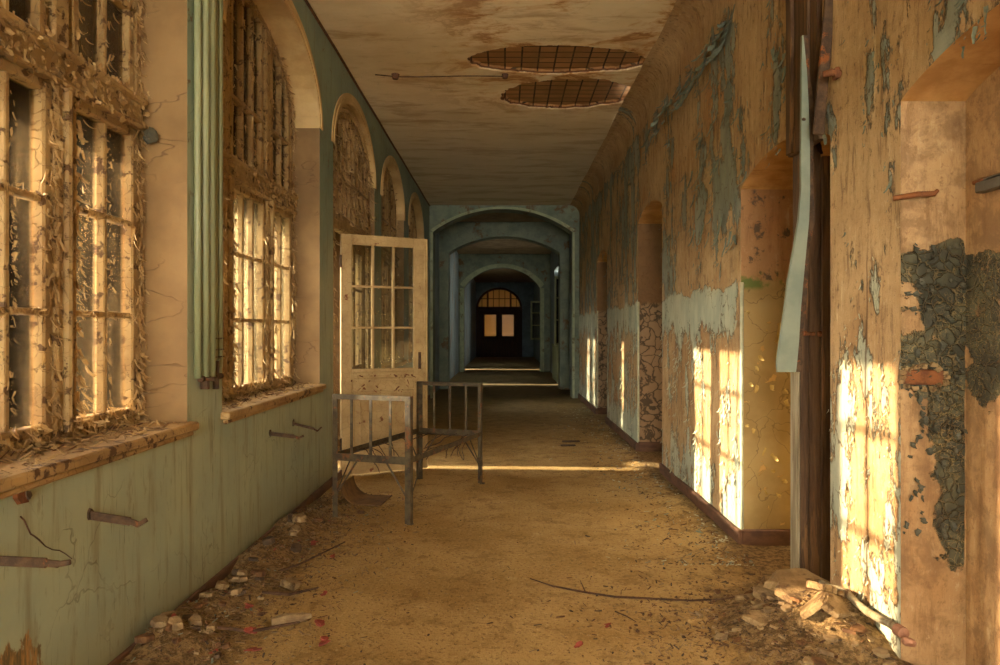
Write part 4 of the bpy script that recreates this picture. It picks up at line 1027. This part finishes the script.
x, y = gpx(278,628); mb = MB(); mb.tube([(0,0,.025),(.06,.03,.03),(.12,.05,.028),(.17,.07,.03)], [.02,.028,.022,.012], 9); o = mb.build('rolled_scrap', MAT['plasterdk'], label='pale rolled scrap pointing at an orange-red fragment on the left litter', cat='scrap'); o.location = (x-.03,y,fh(x,y)-.002)
x, y = gpx(250,575)
# twigs
tp = [(530,580),(552,588),(585,593),(615,598),(650,602),(690,605),(725,606),(752,604)]
mb = MB(); P = []
for k,(px,py) in enumerate(tp): x,y = gpx(px,py); P.append((x,y,fh(x,y)+.008+.004*math.sin(k*2)))
mb.tube(P, [.003,.005,.006,.006,.006,.005,.004,.003], 6); x,y = gpx(585,593); mb.tube([(x,y,fh(x,y)+.01),(x-.01,y+.03,fh(x,y)+.03),(x-.02,y+.05,fh(x,y)+.05)], [.004,.003,.002], 5)
mb.build('twig', MAT['twig'], label='long thin twig lying across the open floor', cat='twig')
mb = MB(); mb.tube([(*gpx(615,613),.008),(*gpx(626,618),.01),(*gpx(636,623),.006)], [.003,.004,.002], 6); mb.build('twig', MAT['twig'], label='short twig just below the long twig', cat='twig')
for (pa,pb,lab) in (((205,640),(300,625),'dark stick lying in the bottom left litter'),((262,600),(318,590),'dark stick beside the left skirting')):
    mb = MB(); mb.tube([(*gpx(*pa),fh(*gpx(*pa))+.012),(*gpx((pa[0]+pb[0])/2,(pa[1]+pb[1])/2+3),fh(*gpx((pa[0]+pb[0])/2,(pa[1]+pb[1])/2+3))+.016),(*gpx(*pb),fh(*gpx(*pb))+.012)], [.007,.009,.005], 6); mb.build('twig', MAT['twig'], label=lab, cat='stick')
mb = MB(); mb.tube([(*gpx(240,590),.03),(*gpx(300,570),.035),(*gpx(345,545),.02)], [.006,.007,.004], 6); mb.build('twig', MAT['twig'], label='dark stick in the litter between left wall and bed', cat='stick')
# pale pole at the foot of the right wall
a = Vector(pxp(838,583,3.42)); b = Vector(pxp(922,632,2.72)); a.z = max(a.z, fh(1.5,3.4)+.03)
pole = empty('pole', tuple(b), label='pale broken pole lying along the foot of the right wall', cat='pole')
mb = MB(); pts = [a.lerp(b, k/8)+Vector((0,0,.004*math.sin(k*2))) for k in range(9)]
for k, p in enumerate(pts): p.x = min(p.x, XR-.05); p.z = max(p.z, fh(p.x,p.y)+.02)
mb.tube(pts, .016, 10); place(mb.build('shaft', MAT['greywood'], smooth=True), pole)
d_ = (pts[-1]-pts[0]).normalized()
mb = MB(); mb.tube([pts[-1]-d_*.03, pts[-1]+d_*.012], [.024,.022], 10); mb.lump(pts[-1]+d_*.045+Vector((0,0,-.02)), .022,.03,.022, .3, 0, seed=8); place(mb.build('broken_end', MAT['pink'], label='broken pinkish socket end'), pole)
# two dark boards on the far floor
for (px,py,L,lab) in ((571,442,.22,'dark flat slat on the shaded floor, upper of the pair'),(568,446,.18,'dark flat slat on the shaded floor, lower of the pair')):
    x,y = gpx(px,py); mb = MB(); mb.box(-L/2,L/2,-.03,.03,0,.016,bev=.003); o = mb.build('slat', MAT['darkbit'], label=lab, cat='slat'); o.location = (x,y,fh(x,y)); o.rotation_euler = (0,0,.1)

# loose litter nobody could count
def litter_mass(name, n, fx_, label, mats, wts, smin=.006, smax=.03):
    mb = MB(); r_ = random.Random(hash(name) % 1000 if False else len(name)*7+n)
    for k in range(n):
        x, y = fx_(r_)
        if x < XL+.03 or x > XR-.03 or y < 1.5: continue
        s_ = r_.uniform(smin, smax)*(r_.random()**.6)+.003
        rot = Matrix.Rotation(r_.gauss(0,.3),4,'X') @ Matrix.Rotation(r_.gauss(0,.3),4,'Y') @ Matrix.Rotation(r_.uniform(0,6.28),4,'Z')
        mi = r_.choices(range(len(mats)), wts)[0]
        if r_.random() < .6:
            w_ = s_*r_.uniform(.08,.3); mb.box(-s_*1.2,s_*1.2,-w_,w_,0,min(.003,s_*.15),mi,Matrix.Translation((x,y,fh(x,y)+.001)) @ rot)
        else: mb.plate((x,y,fh(x,y)+.002+s_*.1), s_*.7, min(.004,s_*.2), rot, mi, r_.choice([4,5,6]))
    return mb.build(name, [MAT[m] for m in mats], label=label, cat='debris', kind='stuff')
litter_mass('debris', 5200, lambda r: (XL+.04+abs(r.gauss(0,.36)), 1.6+4.6*r.random()**.9), 'litter of paint flakes, leaves and plaster along the green left wall', ['plasterdk','brown','darkbit','chip','red','plaster'], [6,6,3,.7,.15,1.5], .003, .02)
litter_mass('debris', 2000, lambda r: (XR-.05-abs(r.gauss(0,.34)), 4.3+9*r.random()**1.6), 'pale paint flakes strewn along the right skirting', ['chippale','plasterdk','brown','chip','darkbit'], [2,4,3,2,1], .004, .024)
litter_mass('debris', 4200, lambda r: (1.2+r.gauss(0,.36), 3.0+r.gauss(0,.6)), 'crumbs and leaf litter around the rubble heap under the post', ['plasterdk','brown','darkbit','plaster'], [5,5,3,1], .004, .02)
litter_mass('debris', 1500, lambda r: (r.uniform(-1.3,1.3), 1.9+7*r.random()**1.4), 'scattered crumbs on the open middle of the floor', ['brown','plasterdk','darkbit'], [4,4,2], .002, .010)

# ------------------------------------------------------------------ corridor beyond: arches, far walls, end door
def arch_wall(name, y, thick, xa, xb, zs, za, mat, label, band=None, bandw=.06):
    n = 24; c = (xa+xb)/2; a = (xb-xa)/2
    def A(g=0): 
        # shallow segmental curve
        rise = za-zs; R = (a*a+rise*rise)/(2*rise); out = []
        for k in range(n+1):
            x = -a+2*a*k/n; out.append((c+x*(1+g/a), zs+math.sqrt(R*R-x*x)-(R-rise)+g))
        return out
    mb = MB(); pts = A()
    low = [(xa,0)]+pts+[(xb,0)]
    up = [(XL-.05,0),(XL-.05,zs)]
    mb.prism([(XL-.05,0),(xa,0),(xa,zs),(XL-.05,zs)], y, y+thick, 'y'); mb.prism([(xb,0),(XR+.05,0),(XR+.05,zs),(xb,zs)], y, y+thick, 'y')
    mb.prism([(XL-.05,zs),(xa,zs),(xa,CEIL+.02),(XL-.05,CEIL+.02)], y, y+thick, 'y'); mb.prism([(xb,zs),(XR+.05,zs),(XR+.05,CEIL+.02),(xb,CEIL+.02)], y, y+thick, 'y')
    mb.band(pts, [(p[0],CEIL+.02) for p in pts], y, y+thick, 'y')
    o = mb.build(name, mat, kind='structure', label=label, cat='wall')
    if band:
        mb = MB(); mb.band(A(0), A(bandw), y-.03, y+.0, 'y')
        mb.box(xa-bandw, xa, y-.02, y, 0, zs, bev=.004); mb.box(xb, xb+bandw, y-.02, y, 0, zs, bev=.004)
        mb.build('arch_band', band, o, kind='structure', label='pale arch edge moulding')
    return o
arch_wall('wall_first_arch', YARCH, .45, -1.50, 1.40, 3.46, 3.94, MAT['teal'], 'grey teal wall with the first wide corridor arch', MAT['tealpale'], .05)
arch_wall('wall_second_arch', 17.3, .5, -1.36, 1.32, 3.28, 3.68, MAT['teal'], 'brown wall with the second corridor arch')
arch_wall('wall_third_arch', 24.5, .4, -1.40, 1.20, 2.86, 3.56, MAT['teal'], 'third corridor arch with a pale green edge', MAT['tealpale'], .13)
def far_side(name, x, ya, yb, gaps, mats, label, top=None):
    """far corridor wall as boxes round its openings: gaps are (y0,y1,z0,z1)"""
    mb = MB(); th = .3; xa, xb = (x-th, x) if x < 0 else (x, x+th); y = ya
    for (a, b, z0, z1) in sorted(gaps):
        mb.box(xa, xb, y, a, 0, CEIL+.02)
        if z0 > 0: mb.box(xa, xb, a, b, 0, z0)
        mb.box(xa, xb, a, b, z1, CEIL+.02); y = b
    mb.box(xa, xb, y, yb, 0, CEIL+.02)
    return mb.build(name, mats, kind='structure', label=label, cat='wall')
far_side('wall_far_left', XL, YARCH+.0, YEND, [(18.75,19.1,0,.95),(26.1,26.6,0,.95)], MAT['bluegrey'], 'blue grey left wall beyond the arches')
far_side('wall_far_right', XR, YARCH+.0, YEND, [(20.0,22.6,.9,3.3),(29.0,31.2,.95,3.2)], MAT['bluegrey'], 'blue grey right wall beyond the arches')
mb = MB(); mb.box(-2.0,2.0,YARCH,YEND+.2,CEIL+.0,CEIL+.1); mb.build('ceiling_far', MAT['fardark'], kind='structure', label='brown ceiling of the far corridor', cat='ceiling')
# far casements swung into the corridor on the right
def casement(y, yw, z0, z1, rz, lab):
    e = empty('casement', (XR-.005, y, z0), rz, lab, 'casement window')
    f = MB(); w, h = yw, z1-z0
    for (a, b, c_, d) in ((0,.06,0,h),(w-.06,w,0,h),(.06,w-.06,0,.07),(.06,w-.06,h-.07,h),(.06,w-.06,h*.36,h*.36+.04),(.06,w-.06,h*.68,h*.68+.04)): f.box(a,b,-.02,.02,c_,d,bev=.004)
    f.build('sash', MAT['greenpale'], e); g = MB(); g.box(.06,w-.06,-.002,.002,.07,h-.07); g.build('glass', MAT['doorglass'], e)
casement(29.0, .55, 1.05, 2.6, math.radians(200), 'pale open casement on the right side near the far end doors')
casement(20.0, .5, 1.0, 2.9, math.radians(248), 'open casement against the right wall behind the second arch')
for (a,b) in ((20.0,22.6),(29.0,31.2)):
    f = MB(); 
    for yy in (a+.03,(a+b)/2,b-.03): f.box(XR+.12,XR+.17,yy-.03,yy+.03,.93,3.25)
    for z in (.95,1.7,2.4,3.22): f.box(XR+.12,XR+.17,a,b,z-.03,z+.03)
    fo = f.build('window_frame', MAT['greenpale'], bpy.data.objects['wall_far_right'], kind='structure')
    f = MB(); f.box(XR+.14,XR+.145,a,b,.95,3.22); f.build('glass', MAT['farglass'], fo, kind='structure')
# low radiator boxes by the right wall
for (y,lab) in ((19.3,'pale green wall box low on the right beyond the second arch'),(25.4,'pale green wall box low on the right behind the third arch')):
    f = MB(); f.box(XR-.14,XR-.01,y,y+2.2,0,.98,bev=.01); f.box(XR-.17,XR-.005,y-.03,y+2.23,.98,1.02,bev=.01)
    o = f.build('wall_box', MAT['greenpale'], label=lab, cat='box')

# end wall with dark double doors and a glazed arch
mb = MB(); xa, xb, zs, za = -1.55, .92, 2.62, 3.74; c = (xa+xb)/2; a = (xb-xa)/2; n = 24
pts = [(c-a*math.cos(math.pi*k/n), zs+(za-zs)*math.sin(math.pi*k/n)) for k in range(n+1)]
mb.prism([(-1.9,0),(xa,0),(xa,zs),(-1.9,zs)], YEND, YEND+.3, 'y'); mb.prism([(xb,0),(1.9,0),(1.9,zs),(xb,zs)], YEND, YEND+.3, 'y')
mb.prism([(-1.9,zs),(xa,zs),(xa,CEIL+.02),(-1.9,CEIL+.02)], YEND, YEND+.3, 'y'); mb.prism([(xb,zs),(1.9,zs),(1.9,CEIL+.02),(xb,CEIL+.02)], YEND, YEND+.3, 'y')
mb.band(pts, [(p[0],CEIL+.02) for p in pts], YEND, YEND+.3, 'y')
mb.build('wall_end', MAT['endwall'], kind='structure', label='slate blue end wall of the corridor', cat='wall')
ed = empty('door_3', (c, YEND+.1, 0), label='dark double doors under a glazed arch at the corridor end', cat='door', kind='structure')
def E(mb, name, m, **k): o = mb.build(name, m, **k); o.parent = ed; o.matrix_parent_inverse = Matrix.Translation(ed.location).inverted(); return o
ya_, yb_ = YEND+.08, YEND+.16
f = MB(); f.band([(c+(p[0]-c)*.91, zs+(p[1]-zs)*.90) for p in pts], pts, ya_, yb_, 'y'); f.box(xa,xb,ya_-.03,yb_,2.52,2.70,bev=.01); f.box(xa,xa+.12,ya_,yb_,0,2.55); f.box(xb-.12,xb,ya_,yb_,0,2.55); f.box(xa,xa+.3,ya_+.02,yb_,0,2.55); f.box(xb-.3,xb,ya_+.02,yb_,0,2.55)
for k in range(1,8):
    x = xa+(xb-xa)*k/8; zt = zs+(za-zs)*math.sqrt(max(0,1-((x-c)/a)**2)); w_ = .05 if k in (2,6) else .018
    f.box(x-w_,x+w_,ya_+.01,yb_-.01,2.68,zt-.03)
f.box(xa+.1,xb-.1,ya_+.01,yb_-.01,3.12,3.16)
E(f, 'door_surround', MAT['wooddk'])
f = MB(); f.prism([(xa+.05,2.69)]+[(c+(p[0]-c)*.95, zs+(p[1]-zs)*.95) for p in pts]+[(xb-.05,2.69)], ya_+.05, ya_+.055, 'y'); E(f, 'fanlight_glass', MAT['endglass'])
for (a0, b0) in ((xa+.29, c+.001), (c+.002, xb-.29)):
    f = MB(); s_ = .16
    f.box(a0,a0+s_,ya_,ya_+.05,.0,2.53,bev=.008); f.box(b0-s_,b0,ya_,ya_+.05,.0,2.53,bev=.008); f.box(a0,b0,ya_,ya_+.05,2.28,2.53,bev=.008); f.box(a0,b0,ya_,ya_+.05,-.01,.25,bev=.008); f.box(a0,b0,ya_,ya_+.05,.95,1.13,bev=.008); f.box(a0,b0,ya_+.015,ya_+.035,.2,1.0)
    f.box(b0-.03,b0+.03,ya_-.015,ya_+.06,0,2.53,bev=.004); lo = E(f, 'door_leaf', MAT['wooddk'])
    g = MB(); g.box(a0+s_-.01,b0-s_+.01,ya_+.02,ya_+.026,1.12,2.29); go = g.build('glass', MAT['endglass'], lo)

# closing walls out of sight so the daylight comes only through openings
mb = MB(); mb.box(-2.2,2.2,YEND+2.2,YEND+2.3,0,4.1); mb.box(-2.2,-2.1,YEND+.3,YEND+2.2,0,1.9); mb.box(-2.2,-2.1,YEND+.3,YEND+2.2,2.4,4.1); mb.box(2.1,2.2,YEND+.3,YEND+2.2,0,4.1); mb.box(-2.2,2.2,YEND+.3,YEND+2.3,4.1,4.2); mb.build('wall_beyond_end', MAT['reveal'], kind='structure', label='tan wall beyond the end doors', cat='wall')

# ------------------------------------------------------------------ outside
mb = MB(); mb.box(-60,-2.2,-20,70,-.6,-.5); mb.build('ground', MAT['soil'], kind='structure', label='garden ground outside the windows', cat='ground')
bw_ = empty('brick_building', (-17,30,-.5), label='brown brick wing seen through the nearest window', cat='building')
f = MB(); f.box(-34,-6.0,30,38,-.5,18); o = f.build('wall', MAT['brick']); place(o, bw_)
for k in range(5):
    for z in (1.2,5.0,8.8):
        f = MB(); f.box(-24+3.4*k,-22.7+3.4*k,29.93,30.02,z,z+2.2,bev=.02); place(f.build('window', MAT['boardgrey']), bw_)
f = MB(); f.prism([(-34.5,18),(-5.5,18),(-20,23)], 29.6, 38.4, 'y'); place(f.build('roof', MAT['board']), bw_)
f = MB(); xs_, ysd = -3.02, 4.5
f.tube([(xs_,ysd,-.5),(xs_,ysd,.95),(xs_,ysd,.98)], [.05,.05,.06], 14); f.tube([(xs_,ysd,.98),(xs_,ysd,1.05)], [.055,.036], 14); f.tube([(xs_,ysd,1.05),(xs_,ysd,1.9),(xs_,ysd,1.97)], [.034,.030,.045], 14)
f.build('stone_post', MAT['stone'], label='slim pale stone post outside the nearest window', cat='post')
def tree(x, y, h, r, lab, seed):
    r_ = random.Random(seed); e = empty('tree', (x,y,-.5), label=lab, cat='tree')
    f = MB(); f.tube([(0,0,0),(.1,0,h*.3),(-.05,.1,h*.6),(0,0,h*.9)], [.18,.14,.09,.03], 9)
    for k in range(26):
        a = r_.uniform(0,6.28); z = r_.uniform(h*.1,h*.85); L = r*r_.uniform(.5,1); f.tube([(0,0,z),(L*.5*math.cos(a),L*.5*math.sin(a),z+L*.25),(L*math.cos(a),L*math.sin(a),z+L*.4)], [.05,.03,.01], 5)
    f.build('trunk', MAT['twig'], e)
    f = MB()
    for k in range(2600):
        a = r_.uniform(0,6.28); b = math.acos(r_.uniform(-1,1)); q = r*r_.random()**.4
        p = (q*math.sin(b)*math.cos(a), q*math.sin(b)*math.sin(a), h*.5+h*.5*q/r*math.cos(b))
        f.plate(p, r_.uniform(.05,.12), .004, Matrix.Rotation(r_.uniform(0,3),4,'X') @ Matrix.Rotation(r_.uniform(0,3),4,'Z'), 0, 5)
    f.build('foliage', MAT['leaf'], e, kind='stuff')
tree(-11.2,13.4,7,2.3,'leafy tree outside the nearest window, further one',1); tree(-7.2,9.9,3.4,1.2,'low leafy tree close outside the nearest window',2)

tk = empty('sun_block_trunk', (-4.3,2.50,-.5), label='added unseen bare trunk blocking the sun outside the nearest window', cat='tree')  # trunk added out of view to keep sun off the first niche's back
f = MB(); f.tube([(0,0,0),(.02,0,.4),(0,.02,2),(.05,-.02,4),(0,.05,5.6)], [.52,.42,.38,.33,.28], 16); f.build('trunk', MAT['twig'], tk, smooth=True)
f = MB()
for k in range(9):
    a = k*.7; f.tube([(0,.05,4.6+.12*k),(.7*math.cos(a),.7*math.sin(a),5.6+.12*k),(1.6*math.cos(a),1.6*math.sin(a),6.9+.1*k)], [.11,.07,.03], 7)
f.build('branch', MAT['twig'], tk)
# ------------------------------------------------------------------ light, camera
sun = bpy.data.lights.new('sun', 'SUN'); sun.energy = 24; sun.angle = math.radians(.9); sun.color = (1.0,.87,.64)
so = bpy.data.objects.new('sun', sun); COL.objects.link(so); so.location = (-12,4,6)
so.rotation_euler = Vector((1,-.055,-.281)).to_track_quat('-Z','Y').to_euler()
w = bpy.data.worlds.new('sky'); sc.world = w; w.use_nodes = True
bg = w.node_tree.nodes['Background']; bg.inputs[0].default_value = (1.0,.95,.84,1); bg.inputs[1].default_value = 21.0
cam = bpy.data.cameras.new('camera'); co_ = bpy.data.objects.new('camera', cam); COL.objects.link(co_)
cam.sensor_width = 36; cam.lens = F/1000*36; cam.shift_x = -(VPX-500)/1000; cam.shift_y = (VPY-332.5)/1000
cam.clip_start = .05; cam.clip_end = 300
co_.location = (0,0,H); co_.rotation_euler = (math.pi/2,0,0); sc.camera = co_
vs = sc.view_settings; vs.view_transform = 'Standard'; vs.look = 'None'; vs.exposure = 0; vs.gamma = 1; vs.use_curve_mapping = False
sc.cycles.use_denoising = True; sc.cycles.max_bounces = 10; sc.cycles.diffuse_bounces = 6; sc.cycles.transparent_max_bounces = 16
sc.cycles.sample_clamp_indirect = 8
